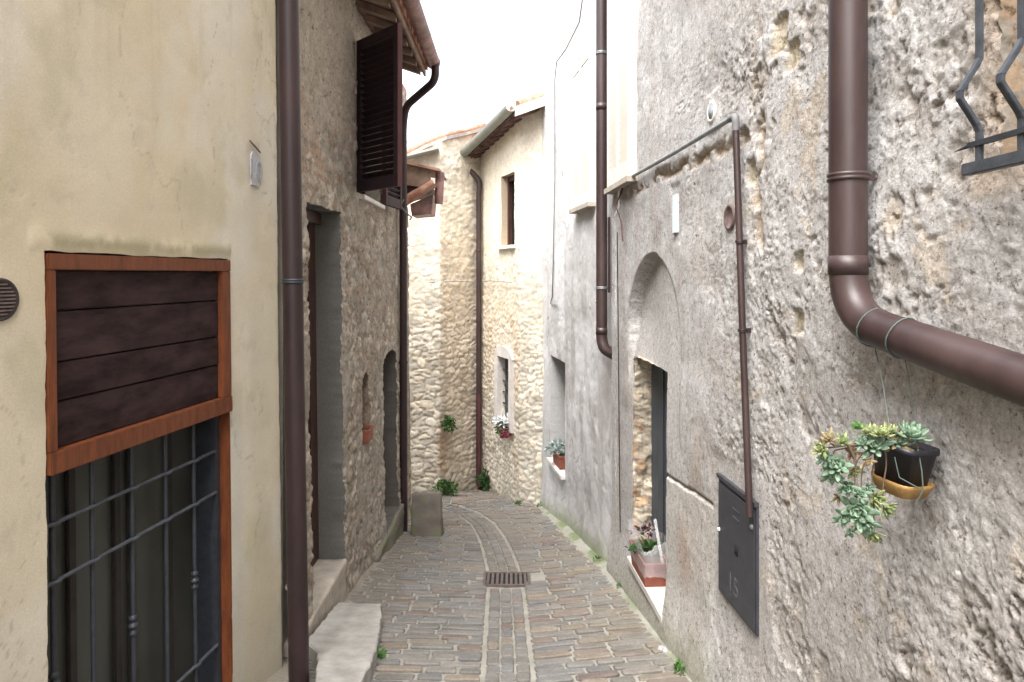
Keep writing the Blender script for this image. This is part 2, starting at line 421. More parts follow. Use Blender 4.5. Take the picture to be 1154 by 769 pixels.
def masonry(name, parent, path, us, zs, hfun, holes, mats, lean=0.0, topf=None, warp=0.008, seed=1):
    """holes: dict(u0,u1,z0,z1,depth,mat,col,arch). returns the displaced facade with its reveals"""
    us = snap(us, [h[k] for h in holes for k in ('u0', 'u1')]); zs = snap(zs, [h[k] for h in holes for k in ('z0', 'z1')])
    U, Z = np.meshgrid(us, zs, indexing='ij')
    h, col = hfun(U, Z)
    wu = warp * 2 * (fbm(U * 9, Z * 9, 3, seed + 70) - .5) + warp * 1.0 * (fbm(U * 30, Z * 30, 2, seed + 71) - .5)
    wz = warp * 2 * (fbm(U * 9 + 40, Z * 9, 3, seed + 72) - .5)
    Uw = np.clip(U + wu, us[0], us[-1]); Zw = Z + wz
    pos = path.pos(Uw.ravel()); nor = path.nor(Uw.ravel())
    off = h.ravel() - Zw.ravel() * lean
    V = np.stack([pos[:, 0] + nor[:, 0] * off, pos[:, 1] + nor[:, 1] * off, Zw.ravel()], 1)
    base = np.stack([pos[:, 0] - nor[:, 0] * Zw.ravel() * lean, pos[:, 1] - nor[:, 1] * Zw.ravel() * lean, Zw.ravel()], 1)
    pos0 = path.pos(U.ravel()); base0 = np.stack([pos0[:, 0] - nor[:, 0] * Zw.ravel() * lean, pos0[:, 1] - nor[:, 1] * Zw.ravel() * lean, Zw.ravel()], 1)
    nu, nz = len(us), len(zs)
    uc = (us[1:] + us[:-1]) / 2; zc = (zs[1:] + zs[:-1]) / 2
    UC, ZC = np.meshgrid(uc, zc, indexing='ij')
    hid = np.full(UC.shape, -1)
    for i, o in enumerate(holes):
        m_ = (UC > o['u0']) & (UC < o['u1']) & (ZC > o['z0']) & (ZC < o['z1'])
        if o.get('arch'):
            t = (UC - (o['u0'] + o['u1']) / 2) / ((o['u1'] - o['u0']) / 2)
            m_ &= ZC < o['z1'] - o['arch'] * (1 - np.sqrt(np.clip(1 - t * t, 0, 1)))
        hid[m_] = i
    if topf is not None: hid[ZC > topf(UC)] = 99
    keep = hid < 0
    I, J = np.nonzero(keep)
    idx = lambda a, b: a * nz + b
    q = np.stack([idx(I, J), idx(I + 1, J), idx(I + 1, J + 1), idx(I, J + 1)], 1)
    flip = (path.side == 'R')
    # side L path: normal=(ty,-tx); u x z gives t x up = (ty,-tx) -> good
    if flip: q = q[:, ::-1]
    cols = col.reshape(-1, 3)
    verts = [V]; faces = [q]; cl = [cols]; mi = [np.zeros(len(q), int)]; nv = len(V)
    ev = []; ec = []; ef = []; em = []
    for hi, o in enumerate(holes):
        A, B = np.nonzero(hid == hi)
        edges = []
        for a, b in zip(A, B):
            for (da, db, p0, p1) in ((-1, 0, (a, b + 1), (a, b)), (1, 0, (a + 1, b), (a + 1, b + 1)), (0, -1, (a, b), (a + 1, b)), (0, 1, (a + 1, b + 1), (a, b + 1))):
                aa, bb = a + da, b + db
                if 0 <= aa < hid.shape[0] and 0 <= bb < hid.shape[1] and hid[aa, bb] < 0:
                    edges.append((idx(*p0), idx(*p1), da, db))
        loc = {}
        nl = o.get('layers', 4)
        def gv(i, key, l):
            k = (i, key, l)
            if k not in loc:
                t = l / nl
                dp = o['depth'] * t
                src = V[i] if l == 0 else (base0[i] * min(1, l * .7) + base[i] * (1 - min(1, l * .7))) - np.append(nor[i], 0) * dp
                if 0 < l < nl and o.get('rough'):
                    j = o['rough'] * (float(fbm(np.array([V[i][2] * 14.]), np.array([dp * 14.]), 3, 5)[0]) - .5)
                    src = src + np.array([0, -1 if key[0] else 0, 0]) * j
                loc[k] = nv + len(ev); ev.append(src)
                c = o['col'](U.ravel()[i], Z.ravel()[i], dp) if callable(o['col']) else o['col']
                ec.append(c)
            return loc[k]
        for i0, i1, da, db in edges:
            key = (da, db)
            for l in range(nl):
                f = [gv(i0, key, l), gv(i1, key, l), gv(i1, key, l + 1), gv(i0, key, l + 1)]
                ef.append(f if not flip else f[::-1]); em.append(o.get('mat', 1))
    if ev:
        verts.append(np.array(ev)); cl.append(np.array(ec)); faces.append(np.array(ef)); mi.append(np.array(em))
    V = np.concatenate(verts); Q = np.concatenate(faces); CL = np.clip(np.concatenate(cl), 0.002, 0.9); MI = np.concatenate(mi)
    me = bpy.data.meshes.new(name)
    me.vertices.add(len(V)); me.vertices.foreach_set('co', V.astype(np.float32).ravel())
    me.loops.add(len(Q) * 4); me.loops.foreach_set('vertex_index', Q.astype(np.int32).ravel())
    me.polygons.add(len(Q)); me.polygons.foreach_set('loop_start', np.arange(0, len(Q) * 4, 4, dtype=np.int32))
    me.update(calc_edges=True)
    me.polygons.foreach_set('use_smooth', np.ones(len(Q), bool))
    me.polygons.foreach_set('material_index', MI.astype(np.int32))
    ca = me.color_attributes.new('col', 'FLOAT_COLOR', 'POINT')
    ca.data.foreach_set('color', np.concatenate([CL, np.ones((len(CL), 1))], 1).astype(np.float32).ravel())
    me.validate()
    # drop vertices nobody uses
    bm = bmesh.new(); bm.from_mesh(me)
    bmesh.ops.delete(bm, geom=[v for v in bm.verts if not v.link_faces], context='VERTS')
    bm.to_mesh(me); bm.free()
    return link(name, me, parent, mats)

# ------------------------------------------------------------------ ground and paving
def gz(x, d):
    dd = np.clip(d, -3.0, 12.5)
    return -1.6 - 0.18 * dd

CH = [(-3.2, 0.05), (3.0, -0.01), (3.73, -0.022), (5.4, -0.05), (6.0, -0.075), (6.8, -0.15), (7.5, -0.24), (8.2, -0.36), (8.9, -0.58), (9.4, -0.86), (9.7, -1.15), (9.95, -1.7), (10.0, -3.0)]
_cd = np.array([c[0] for c in CH]); _cx = np.array([c[1] for c in CH])
def xch(d): return np.interp(d, _cd, _cx)
def gzc(x, d):    # the dished street surface: lowest along the channel
    return gz(x, d) + 0.035 * np.minimum(np.abs(x - xch(d)), 1.2) + 0.012 * (fbm(np.asarray(x * 1.1 + 9.), np.asarray(d * 1.1), 3, 3) - .5)

# far-reaching ground sheet
me = bpy.data.meshes.new('ground')
ys = [-150, -60, -3.0, -1, 2, 5, 8, 11, 12.5, 60, 150]; xs = [-150, -20, -5, 5, 20, 150]
gv_ = [(x, y, float(gz(x, y)) - 0.06) for y in ys for x in xs]
gf_ = [(j * 6 + i, j * 6 + i + 1, (j + 1) * 6 + i + 1, (j + 1) * 6 + i) for j in range(len(ys) - 1) for i in range(5)]
me.from_pydata(gv_, [], gf_); me.update()
g = link('ground', me, None, [mat('bare earth', (0.20, 0.17, 0.13), 0.95, scale=2, var=0.3)])
tag(g, 'earth below the alley paving', 'ground', kind='structure')

# bedding mortar between the setts
dx = np.linspace(-1.75, 1.5, 110); dy = spacing([-3.0, (2.5, 0.1), (6.5, 0.02), (12.0, 0.04)])
XX, YY = np.meshgrid(dx, dy, indexing='ij')
ext = XX.copy()
left = np.clip((YY - 8.3) / 0.6, 0, 1) * 2.4
XX = np.where(XX < 0, XX * (1 + left / 1.75), XX)
wallx = 1.278 - 0.068 * np.minimum(YY, 5.85) - np.clip(YY - 5.85, 0, 4) * 0.133
edge = np.clip(1 - (wallx - XX) / 0.13, 0, 1)
edge_l = np.clip(1 - (XX + 1.31) / 0.16, 0, 1) * (YY < 8.4)
farl = np.clip((YY - 9.9) / 0.8, 0, 1)
n_ = fbm(XX * 5, YY * 5, 4, 91)
ZZ = gzc(XX, YY) - 0.004 + 0.008 * (fbm(XX * 22, YY * 22, 3, 12) - .5) + 0.045 * edge ** 1.3 + 0.03 * edge_l
colm = np.zeros(XX.shape + (3,)) + np.array((0.25, 0.24, 0.21))
colm *= (0.75 + 0.5 * fbm(XX * 9, YY * 9, 4, 40))[..., None]
moss = np.clip(edge * 1.6 - 0.25, 0, 1) * sst(0.42, 0.58, fbm(XX * 6, YY * 6, 4, 33)) * 0.85
colm = mixc(colm, (0.27, 0.275, 0.23), np.clip(edge * 1.3, 0, 1) * 0.6)
colm = mixc(colm, (0.12, 0.155, 0.065), moss)
colm = mixc(colm, (0.17, 0.145, 0.11), np.clip(edge_l * 1.4, 0, 1) * 0.7)
colm = mixc(colm, (0.23, 0.19, 0.14), farl * 0.6)
nu, nz = XX.shape
I, J = np.meshgrid(np.arange(nu - 1), np.arange(nz - 1), indexing='ij'); I = I.ravel(); J = J.ravel()
q = np.stack([I * nz + J, (I + 1) * nz + J, (I + 1) * nz + J + 1, I * nz + J + 1], 1)
me = bpy.data.meshes.new('street_mortar')
me.from_pydata(np.stack([XX.ravel(), YY.ravel(), ZZ.ravel()], 1).tolist(), [], q.tolist()); me.update()
me.polygons.foreach_set('use_smooth', np.ones(len(q), bool))
ca = me.color_attributes.new('col', 'FLOAT_COLOR', 'POINT')
ca.data.foreach_set('color', np.concatenate([colm.reshape(-1, 3), np.ones((nu * nz, 1))], 1).astype(np.float32).ravel())
o = link('street_bedding', me, None, [M['cement']])
tag(o, 'pale mortar bed of the alley with mossy edges', 'street', kind='structure')

SV = []; SF = []; SC = []
GR = (-0.205, 0.205, 5.52, 5.94)        # opening of the drain grate (relative to its centre column, y range)
GCX = -0.045
def sett(cx, cy, ux, uy, lx, ly, col):
    """one sett: centre, unit axis of its length, half length, half width"""
    vx, vy = -uy, ux
    hgt = 0.010 + rnd.uniform(-0.004, 0.006)
    tilt = rnd.uniform(-0.02, 0.02), rnd.uniform(-0.05, 0.05)
    k = len(SV)
    rings = [(0, -0.03, 1.0), (0, hgt - 0.008, 1.0), (0.006, hgt, 1.0)]
    cc = min(lx, ly) * 0.35
    jit = [rnd.uniform(-.004, .004) for _ in range(16)]
    for ins, zz, _ in rings:
        a, b, c_ = lx - ins, ly - ins, cc
        pts = [(-a + c_, -b), (a - c_, -b), (a, -b + c_), (a, b - c_), (a - c_, b), (-a + c_, b), (-a, b - c_), (-a, -b + c_)]
        for j, (p, q_) in enumerate(pts):
            p += jit[j]; q_ += jit[j + 8]
            X = cx + ux * p + vx * q_; Y = cy + uy * p + vy * q_
            SV.append((X, Y, float(gzc(X, Y)) + zz + tilt[0] * p + tilt[1] * q_)); SC.append(col)
    for r_i in (0, 1):
        for j in range(8):
            SF.append((k + r_i * 8 + j, k + r_i * 8 + (j + 1) % 8, k + (r_i + 1) * 8 + (j + 1) % 8, k + (r_i + 1) * 8 + j))
    SF.append(tuple(k + 16 + j for j in range(8)))

def settcol(x, d, warm):
    t = rnd.random()
    if t < warm: c = rnd.choice([(0.155, 0.125, 0.107), (0.172, 0.146, 0.120), (0.142, 0.117, 0.105), (0.185, 0.160, 0.130)])
    else: c = rnd.choice([(0.148, 0.143, 0.136), (0.155, 0.149, 0.139), (0.142, 0.140, 0.136), (0.163, 0.153, 0.140), (0.150, 0.142, 0.131)])
    k = rnd.uniform(0.88, 1.12)
    f = float(fbm(np.array([x * 1.3 + 3.]), np.array([d * 1.3]), 4, 77)[0]); g_ = float(sst(.45, .62, f)) * .45
    g_ = min(1, g_ + float(sst(-.75, -1.15, x)) * .55)
    return tuple(v * k * (1 - g_) + w_ * g_ for v, w_ in zip(c, (0.165, 0.147, 0.122)))

def xright(d): return (1.278 - 0.068 * d if d < 5.85 else 0.93 - 0.132 * (d - 5.85) if d < 7.74 else 0.68 - 0.16 * (d - 7.74))
def row(d0, side):
    kf = np.interp(d0, [8.6, 10.8], [0, 0.55])
    k = (0.16 if side > 0 else 0.03) + kf * (1 if side < 0 else 0.2)
    if side > 0: x, xe = 0.0, xright(d0) - 0.06
    else: x, xe = 0.0, (1.42 if d0 < 8.3 else 3.6)
    slope = abs((xch(d0 + 0.05) - xch(d0 - 0.05)) / 0.1)
    hw = 0.149 * math.sqrt(1 + slope * slope) if d0 < 9.75 else 0
    cxr = float(xch(d0)) if d0 < 9.75 else -0.9
    if side > 0: a = cxr + hw; b_ = xe
    else: a = -xe; b_ = cxr - hw
    x = a - (rnd.uniform(0, 0.2) if side < 0 else 0)
    while x < b_:
        L = rnd.uniform(0.15, 0.30)
        x1 = min(x + L, b_) if b_ - (x + L) > 0.09 else b_
        if x1 - x < 0.05: break
        xm = (x + x1) / 2
        dm = d0 + k * (xm - cxr)
        if not (GCX - 0.25 < xm < GCX + 0.25 and GR[2] - 0.02 < dm < GR[3] + 0.02 and abs(xm - GCX) < 0.24):
            if dm < 11.4:
                warm = 0.22 + (0.2 if side > 0 else 0) + (0.35 if d0 > 9.6 else 0) + (0.25 if side < 0 and 7.6 < d0 < 9 else 0)
                u = Vector((1, k)).normalized()
                sett(xm, dm, u.x, u.y, (x1 - x) / 2 - 0.009, rnd.uniform(.0315, .0345), settcol(xm, dm, warm))
        x = x1
d = -2.5
while d < 11.0:
    row(d, 1); row(d + rnd.uniform(-.01, .01), -1); d += 0.088
# channel: three columns of small setts
d = -2.5
cols_d = [(-0.088, 0), (0.0, 0), (0.088, 0)]
while d < 9.75:
    t = Vector((float(xch(d + .05) - xch(d - .05)) / .1, 1)); ds = 1 / t.length; t.normalize()
    if not (GR[2] - 0.04 < d < GR[3] + 0.04):
        for off, _ in cols_d:
            nx, ny = t.y, -t.x
            j = rnd.uniform(-0.015, 0.015)
            sett(float(xch(d)) + nx * off + t.x * j, d + ny * off + t.y * j, t.x, t.y, 0.053, 0.039, settcol(0, d, 0.12))
    d += 0.118 * ds
me = bpy.data.meshes.new('street_paving'); me.from_pydata(SV, [], SF); me.update()
ca = me.color_attributes.new('col', 'FLOAT_COLOR', 'POINT')
ca.data.foreach_set('color', np.concatenate([np.array(SC), np.ones((len(SC), 1))], 1).astype(np.float32).ravel())
o = link('street', me, None, [M['sett']])
tag(o, 'alley paved with narrow grey brown setts around a central channel', 'street', kind='structure')

# ------------------------------------------------------------------ LEFT NEAR: cream plaster house
PL1 = Path([(-2.295, -3.0), (-1.31, 3.79), (-1.76, 3.86)], 'L')
house1 = empty('plaster_house', (-2.2, 1.5, -1.9), 'cream plastered house with a boarded doorway and iron grille, nearest on the left', 'house')
u0, _ = PL1.hit(50); u1, _ = PL1.hit(257)
LEAN1 = 0.012
def h_plaster(U, Z):
    h = 0.010 * (fbm(U * 1.3, Z * 1.3, 3, 1) - .5) + 0.0025 * (fbm(U * 4, Z * 4, 3, 2) - .5) + 0.0012 * (fbm(U * 26, Z * 26, 3, 3) - .5)
    ce = PL1.cu[1]
    h = h - 0.03 * np.exp(-((U - ce) / 0.03) ** 2)
    c = np.zeros(U.shape + (3,)) + np.array((0.55, 0.49, 0.375))
    a = fbm(U * 1.7, Z * 1.2, 5, 8)
    c = mixc(c, (0.51, 0.435, 0.305), sst(0.45, 0.7, a) * 0.7)
    c = mixc(c, (0.55, 0.51, 0.43), sst(0.5, 0.68, fbm(U * 2.2, Z * 1.5, 4, 18)) * 0.8)
    c = mixc(c, (0.43, 0.39, 0.275), sst(0.56, 0.75, fbm(U * 4.5, Z * 3, 5, 28)) * 0.6)
    # grimy band over the doorway head
    head = np.exp(-((Z - 0.115) / 0.035) ** 2) * (U > u0 - .05) * (U < u1 + .03)
    c = mixc(c, (0.26, 0.24, 0.14), head * sst(0.3, 0.6, fbm(U * 12, Z * 12, 3, 4)) * 0.75)
    h = h + 0.004 * head
    # damaged grey skirting
    low = sst(-1.35, -1.75, Z + 0.25 * (fbm(U * 4, Z * 4, 3, 9) - .5) + (U - u0) * .2) * (U < u0 + .02)
    c = mixc(c, (0.40, 0.375, 0.335), low * 0.8); h = h - 0.008 * low * sst(.45, .55, fbm(U * 9, Z * 9, 4, 6))
    c = mixc(c, (0.47, 0.45, 0.40), np.exp(-((U - u1 - .06) / .05) ** 2) * sst(-.5, -.8, Z) * .8)
    # hairline scratches
    s1 = np.abs(fbm(U * 2.5, Z * 1.6, 4, 55) - .5); c = mixc(c, (0.30, 0.26, 0.18), (s1 < 0.0035) * sst(.5, .6, fbm(U * 1.1, Z * 1.1, 2, 56)) * 0.5)
    s2_ = np.abs(fbm(U * 1.1 + 9, Z * .8, 5, 57) - .5); c = mixc(c, (0.36, 0.31, 0.22), (s2_ < 0.0022) * 0.5)
    chp = sst(.72, .78, fbm(U * 14, Z * 11, 4, 58)); c = mixc(c, (0.43, 0.39, 0.31), chp * .35); h = h - .001 * chp
    drp = sst(.58, .72, fbm(U * 16, Z * 1.0, 4, 59)) * sst(.2, 1.3, Z); c = mixc(c, (0.44, 0.385, 0.27), drp * .35)
    grm = sst(-1.2, -2.1, Z + .3 * (fbm(U * 3, Z * 3, 3, 60) - .5)); c = mixc(c, (0.38, 0.35, 0.28), grm * .6)
    # stain around the house number
    un, dn = PL1.hit(287)
    r = np.hypot(U - un, (Z - .6) / 1.4); c = mixc(c, (0.42, 0.37, 0.30), np.exp(-(r / .09) ** 2) * .6)
    return h, c
us = spacing([0, (3.6, 0.12), (PL1.ud(1.8), 0.06), (PL1.cu[1] - .03, 0.012), (PL1.cu[1] + .03, 0.006), (PL1.cu[2], 0.05)])
zs = spacing([-3.2, (-2.6, 0.2), (1.8, 0.012), (3.6, 0.15)])
masonry('wall', house1, PL1, us, zs, h_plaster,
        [dict(u0=u0, u1=u1, z0=-2.5, z1=0.078, depth=0.20, mat=0, col=(0.42, 0.37, 0.28))], [M['plaster'], M['plaster']], lean=LEAN1, warp=0.006)
mb = MB(); mb.prism([(-2.65, -3), (-1.70, 3.4), (-1.76, 3.86), (-7, 3.9), (-7, -3)], -3.4, 3.6); mb.build('rear_wall', M['core'], house1)
mb = MB(); mb.prism([(-2.1, -3.2), (-1.1, 3.9), (-7.2, 4.0), (-7.2, -3.2)], 3.6, 3.75); mb.build('roof', M['tile'], house1)

def lp(u, z, out): return PL1.P(u, z, out, LEAN1)
def wallbox(mb, path, ua, ub, za, zb, oa, ob, lean=0.0):
    """box on a wall: between u's, z's and outward offsets"""
    p = [path.P(ua, za, oa, lean), path.P(ub, za, oa, lean), path.P(ub, za, ob, lean), path.P(ua, za, ob, lean),
         path.P(ua, zb, oa, lean), path.P(ub, zb, oa, lean), path.P(ub, zb, ob, lean), path.P(ua, zb, ob, lean)]
    mb.hexa(p)
# framed board over the door
fr = MB()
zt, zb_ = 0.072, -0.665
us_, ue_ = u0 + 0.006, u1 + 0.006
wallbox(fr, PL1, us_, ue_, zt - 0.055, zt, -0.05, 0.012, LEAN1)
wallbox(fr, PL1, us_, ue_, zb_, zb_ + 0.075, -0.05, 0.014, LEAN1)
wallbox(fr, PL1, us_, us_ + 0.032, zb_ + 0.075, zt - 0.055, -0.05, 0.010, LEAN1)
wallbox(fr, PL1, ue_ - 0.07, ue_, zb_ + 0.075, zt - 0.055, -0.05, 0.010, LEAN1)
frame1 = fr.build('door_frame', M['frame'], house1, bevel=0.003)
jm = MB(); wallbox(jm, PL1, ue_ - 0.019, ue_ - 0.004, -2.45, zb_, -0.06, 0.002, LEAN1); jm.build('door_jamb', M['frame'], house1, bevel=0.002)
bd = MB()
zq = np.linspace(zt - 0.055, zb_ + 0.075, 5) + np.array([0, .012, -.01, .008, 0])
for i in range(4):
    wallbox(bd, PL1, us_ + 0.02, ue_ - 0.055, zq[i + 1] + 0.0025, zq[i] - 0.0025, -0.045, -0.018 + rnd.uniform(-.004, .004), LEAN1)
bp_ = bd.build('board_panel', M['board'], frame1, bevel=0.003)
# glazed door behind the grille
dg = MB(); wallbox(dg, PL1, u0 + 0.01, u1 - 0.01, -2.45, zb_ + 0.02, -0.19, -0.17, LEAN1)
gl = dg.build('door', M['glass_dusty'], house1)
dm_ = MB()
for t in (0.02, 0.25, 0.47, 0.55, 0.78, 0.97):
    wallbox(dm_, PL1, u0 + 0.01 + (u1 - u0 - .02) * t - 0.018, u0 + 0.01 + (u1 - u0 - .02) * t + 0.018, -2.45, zb_ + 0.02, -0.168, -0.150, LEAN1)
wallbox(dm_, PL1, u0 + .03, u1 - .03, -0.72, zb_ + 0.02, -0.168, -0.148, LEAN1)
dm_.build('door_frame', M['door_dark'], gl, bevel=0.003)
# iron grille
gp = MB()
wallbox(gp, PL1, u1 - 0.05, u1 - 0.016, -2.42, zb_, -0.165, -0.045, LEAN1)
gri = gp.build('security_grille', M['iron'], house1, bevel=0.002)
tag(gri, 'wrought iron grille with knotted bars')
barpx = [72, 116, 160, 197, 228]
for i, px in enumerate(barpx):
    u, _ = PL1.hit(px); b_ = MB()
    a = lp(u, -2.42, -0.055); c = lp(u, zb_, -0.055)
    b_.tube([a, c], 0.0095, 8)
    if i % 2 == 0:
        kz = -1.40
        for dz in (-.03, 0, .03):
            b_.lathe(lp(u, kz + dz, -0.055), [(0.009, -.013), (0.020 if dz == 0 else .016, -.004), (0.020 if dz == 0 else .016, .004), (0.009, .013)], 12)
    b_.build('vertical_bar', M['iron'], gri)
for z in (-0.85, -1.05, -1.785, -1.99):
    b_ = MB(); pts = []
    U0, U1 = u0 + 0.006, u1 - 0.045
    bu = [PL1.hit(p)[0] for p in barpx]
    pts.append(lp(U0, z, -0.048))
    for u in bu:
        for s_, o_ in ((-0.02, 0), (-.008, .008), (.008, .008), (.02, 0)):
            pts.append(lp(u + s_, z, -0.050 + o_ + .004))
    pts.append(lp(U1, z, -0.048))
    b_.tube(pts, 0.0085, 8); b_.build('cross_bar', M['iron_lt'], gri)

# round vent at the picture's left edge
cu, cd = 4.9 + 0.0, 0
uv = PL1.ud(2.025)
t_ = empty('wall_vent', lp(uv, -0.075, 0.0), 'dark round vent cover on the cream plaster wall, beside the boarded doorway', 'vent')
n3 = Vector((*PL1.n[0], 0))
b_ = MB(); b_.lathe(lp(uv, -0.075, 0.0), [(0.0, .006), (.052, .006), (.060, .012), (.066, .010), (.068, -.01)], 28, n3); b_.build('vent_rim', M['vent_dark'], t_)
b_ = MB(); tt = Vector((*PL1.t[0], 0))
for k in range(-4, 5):
    z = k * 0.0115; hw = math.sqrt(max(0, .052 ** 2 - z * z))
    b_.bar(lp(uv, -0.075 + z, 0.009) - tt * hw, lp(uv, -0.075 + z, 0.009) + tt * hw, 0.004, 0.005)
b_.build('slats', M['vent'], t_)

# faded house number
un, dn = PL1.hit(287)
t_ = empty('house_number', lp(un, 0.575, 0), 'faded grey blue painted house number 10 beside the near downpipe', 'house number')
b_ = MB(); pts = []
W_, H_ = 0.075, 0.20
outl = [(-W_ * .5, -.09), (W_ * .5, -.09), (W_ * .5, .05)] + [(W_ * .5 * math.cos(a), .05 + .04 * math.sin(a)) for a in np.linspace(0.3, math.pi - .3, 7)] + [(-W_ * .5, .05)]
vs = [lp(un + x, .56 + z, 0.010) for x, z in outl] + [lp(un + x, .56 + z, 0.002) for x, z in outl]
n = len(outl); b_.add(vs, [tuple(range(n))] + [(i, (i + 1) % n, n + (i + 1) % n, n + i) for i in range(n)])
b_.build('plate', M['faded'], t_)
b_ = MB(); b_.tube([lp(un - .055, .695, .012), lp(un - .01, .675, .014), lp(un + .05, .652, .012)], [.004, .006, .004], 6); b_.build('drip_edge', M['vent'], t_)

def text_part(name, txt, size, origin, xdir, ydir, material, parent, th=0.0015):
    cu_ = bpy.data.curves.new(name, 'FONT'); cu_.body = txt; cu_.size = size; cu_.extrude = th; cu_.align_x = 'CENTER'; cu_.align_y = 'CENTER'; cu_.resolution_u = 3
    tmp = bpy.data.objects.new('tmp', cu_); C.objects.link(tmp)
    bpy.context.view_layer.update()
    me = bpy.data.meshes.new_from_object(tmp.evaluated_get(bpy.context.evaluated_depsgraph_get()))
    bpy.data.objects.remove(tmp)
    X = Vector(xdir).normalized(); Y = Vector(ydir).normalized(); Zv = X.cross(Y)
    mt = Matrix((X, Y, Zv)).transposed().to_4x4(); mt.translation = Vector(origin)
    me.transform(mt); me.name = name; me.materials.clear()
    return link(name, me, parent, [material])
text_part('digits', '10', 0.15, lp(un, 0.545, 0.0115), tt, (0, 0, 1), M['digit'], t_)

# ------------------------------------------------------------------ LEFT: rubble stone house
PL2 = Path([(-1.30, 3.80), (-1.31, 8.40), (-1.76, 8.48)], 'L')
LEAN2 = 0.012
house2 = empty('stone_house', (-1.4, 6.1, -2.7), 'brown rubble stone house with an open louvred shutter and deep tiled eaves on the left', 'house')
def l2(u, z, out): return PL2.P(u, z, out, LEAN2)
def stones(U, Z, su, sz, seed, mort=0.12, round_=0.35):
    wx = 1.5 * (fbm(U * su * .6, Z * sz * .6, 4, seed + 50, .6) - .5); wy = 1.3 * (fbm(U * su * .6 + 7, Z * sz * .6, 4, seed + 51, .6) - .5)
    f1, f2, idv = worley(U * su + wx, Z * sz + wy, seed, 0.95)
    e = f2 - f1
    return sst(mort * .3, mort + round_, e), sst(mort * .4, mort * 1.2, e), idv
def h_stone2(U, Z):
    s, s2, idv = stones(U, Z, 6.5, 9.5, 5)
    sb, sb2, idb = stones(U, Z, 17, 22, 15)
    cov = sst(0.40, 0.60, fbm(U * 1.6, Z * 1.6, 4, 61))          # mortar smeared over the stones
    h = 0.009 * s * (1 - .7 * cov) * (.4 + idv) + 0.005 * sb * (1 - .5 * cov) + 0.02 * (fbm(U * 3, Z * 3, 3, 62) - .5) + 0.013 * (fbm(U * 24, Z * 24, 5, 63, .65) - .5)
    h = h - 0.012 * sst(0.60, 0.72, fbm(U * 11, Z * 11, 4, 64))
    c = np.zeros(U.shape + (3,)) + np.array((0.265, 0.235, 0.20))
    k = (0.7 + 0.6 * idv)[..., None]
    st = np.array((0.325, 0.29, 0.245)) * k
    c = c * (1 - s2[..., None]) + st * s2[..., None]
    c = mixc(c, (0.34, 0.22, 0.15), ((idb > .72) * sb2 * .5))
    c = mixc(c, (0.43, 0.39, 0.325), ((idv > .8) * s2 * .3))
    c = mixc(c, (0.305, 0.275, 0.235), cov * .6)
    c = mixc(c, (0.21, 0.17, 0.125), sst(.55, .7, fbm(U * 7, Z * 7, 4, 65)) * .5)
    # upper render
    up = sst(0.9, 1.25, Z + 0.5 * (fbm(U * 3, Z * 3, 3, 66) - .5)) * (U < 2.6)
    c = mixc(c, (0.35, 0.305, 0.25), up * .75)
    # exposed brick patch above the first door
    bp2 = sst(0.0, .06, 1.28 - (U - .25) * .75 - Z) * sst(0.0, .06, Z - 0.62) * (U < 1.3)
    bj = (np.abs(((Z) / 0.06) % 1 - .5) > .38) | (np.abs(((U + .5 * (np.floor(Z / .06) % 2) * .12) / 0.12) % 1 - .5) > .46)
    bp2 = bp2 * (.35 + .65 * sst(.4, .6, fbm(U * 8, Z * 5, 3, 189))); c = c * (1 - (bp2 * .85)[..., None]) + np.where(bj[..., None], (0.34, 0.29, 0.235), (0.37, 0.25, 0.175)) * (bp2 * .85)[..., None]
    h = h * (1 - .6 * bp2) - 0.006 * bp2 * bj
    # smooth grey cement band at the base of the far door
    pl = (U > 2.55) * (U < 3.7) * sst(-2.42, -2.5, Z)
    c = mixc(c, (0.25, 0.24, 0.22), pl * .8); h = h * (1 - .7 * pl) + 0.02 * pl
    return h, c
def ux2(px): return PL2.hit(px)[0]
A0, A1 = ux2(347), ux2(384)
B0, B1 = 5.72 - 3.8, 6.02 - 3.8
D0, D1 = 6.68 - 3.8, 7.42 - 3.8
W0, W1 = 5.68 - 3.8, 6.62 - 3.8
us = spacing([0, (0.3, 0.02), (3.9, 0.010), (PL2.cu[1] - .02, 0.02), (PL2.cu[1] + .02, .008), (PL2.cu[2], 0.05)])
zs = spacing([-3.6, (-2.9, 0.05), (2.3, 0.013)])
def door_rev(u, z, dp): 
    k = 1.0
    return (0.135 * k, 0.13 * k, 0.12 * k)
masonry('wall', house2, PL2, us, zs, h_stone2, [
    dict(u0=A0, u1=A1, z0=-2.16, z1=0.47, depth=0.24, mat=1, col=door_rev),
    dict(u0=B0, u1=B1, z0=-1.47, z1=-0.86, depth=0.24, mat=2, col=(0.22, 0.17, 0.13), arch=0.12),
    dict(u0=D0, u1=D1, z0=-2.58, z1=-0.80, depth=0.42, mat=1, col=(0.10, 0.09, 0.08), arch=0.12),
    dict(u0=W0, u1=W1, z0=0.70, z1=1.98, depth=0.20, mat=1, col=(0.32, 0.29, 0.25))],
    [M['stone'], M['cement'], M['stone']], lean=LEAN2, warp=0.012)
mb = MB(); mb.prism([(-7, 3.91), (-1.78, 3.91), (-1.78, 3.875), (-1.335, 3.875), (-1.335, 4.0), (-1.78, 4.0), (-1.78, 8.1), (-1.76, 8.48), (-7, 8.6)], -3.7, 2.3); mb.build('rear_wall', M['core'], house2)
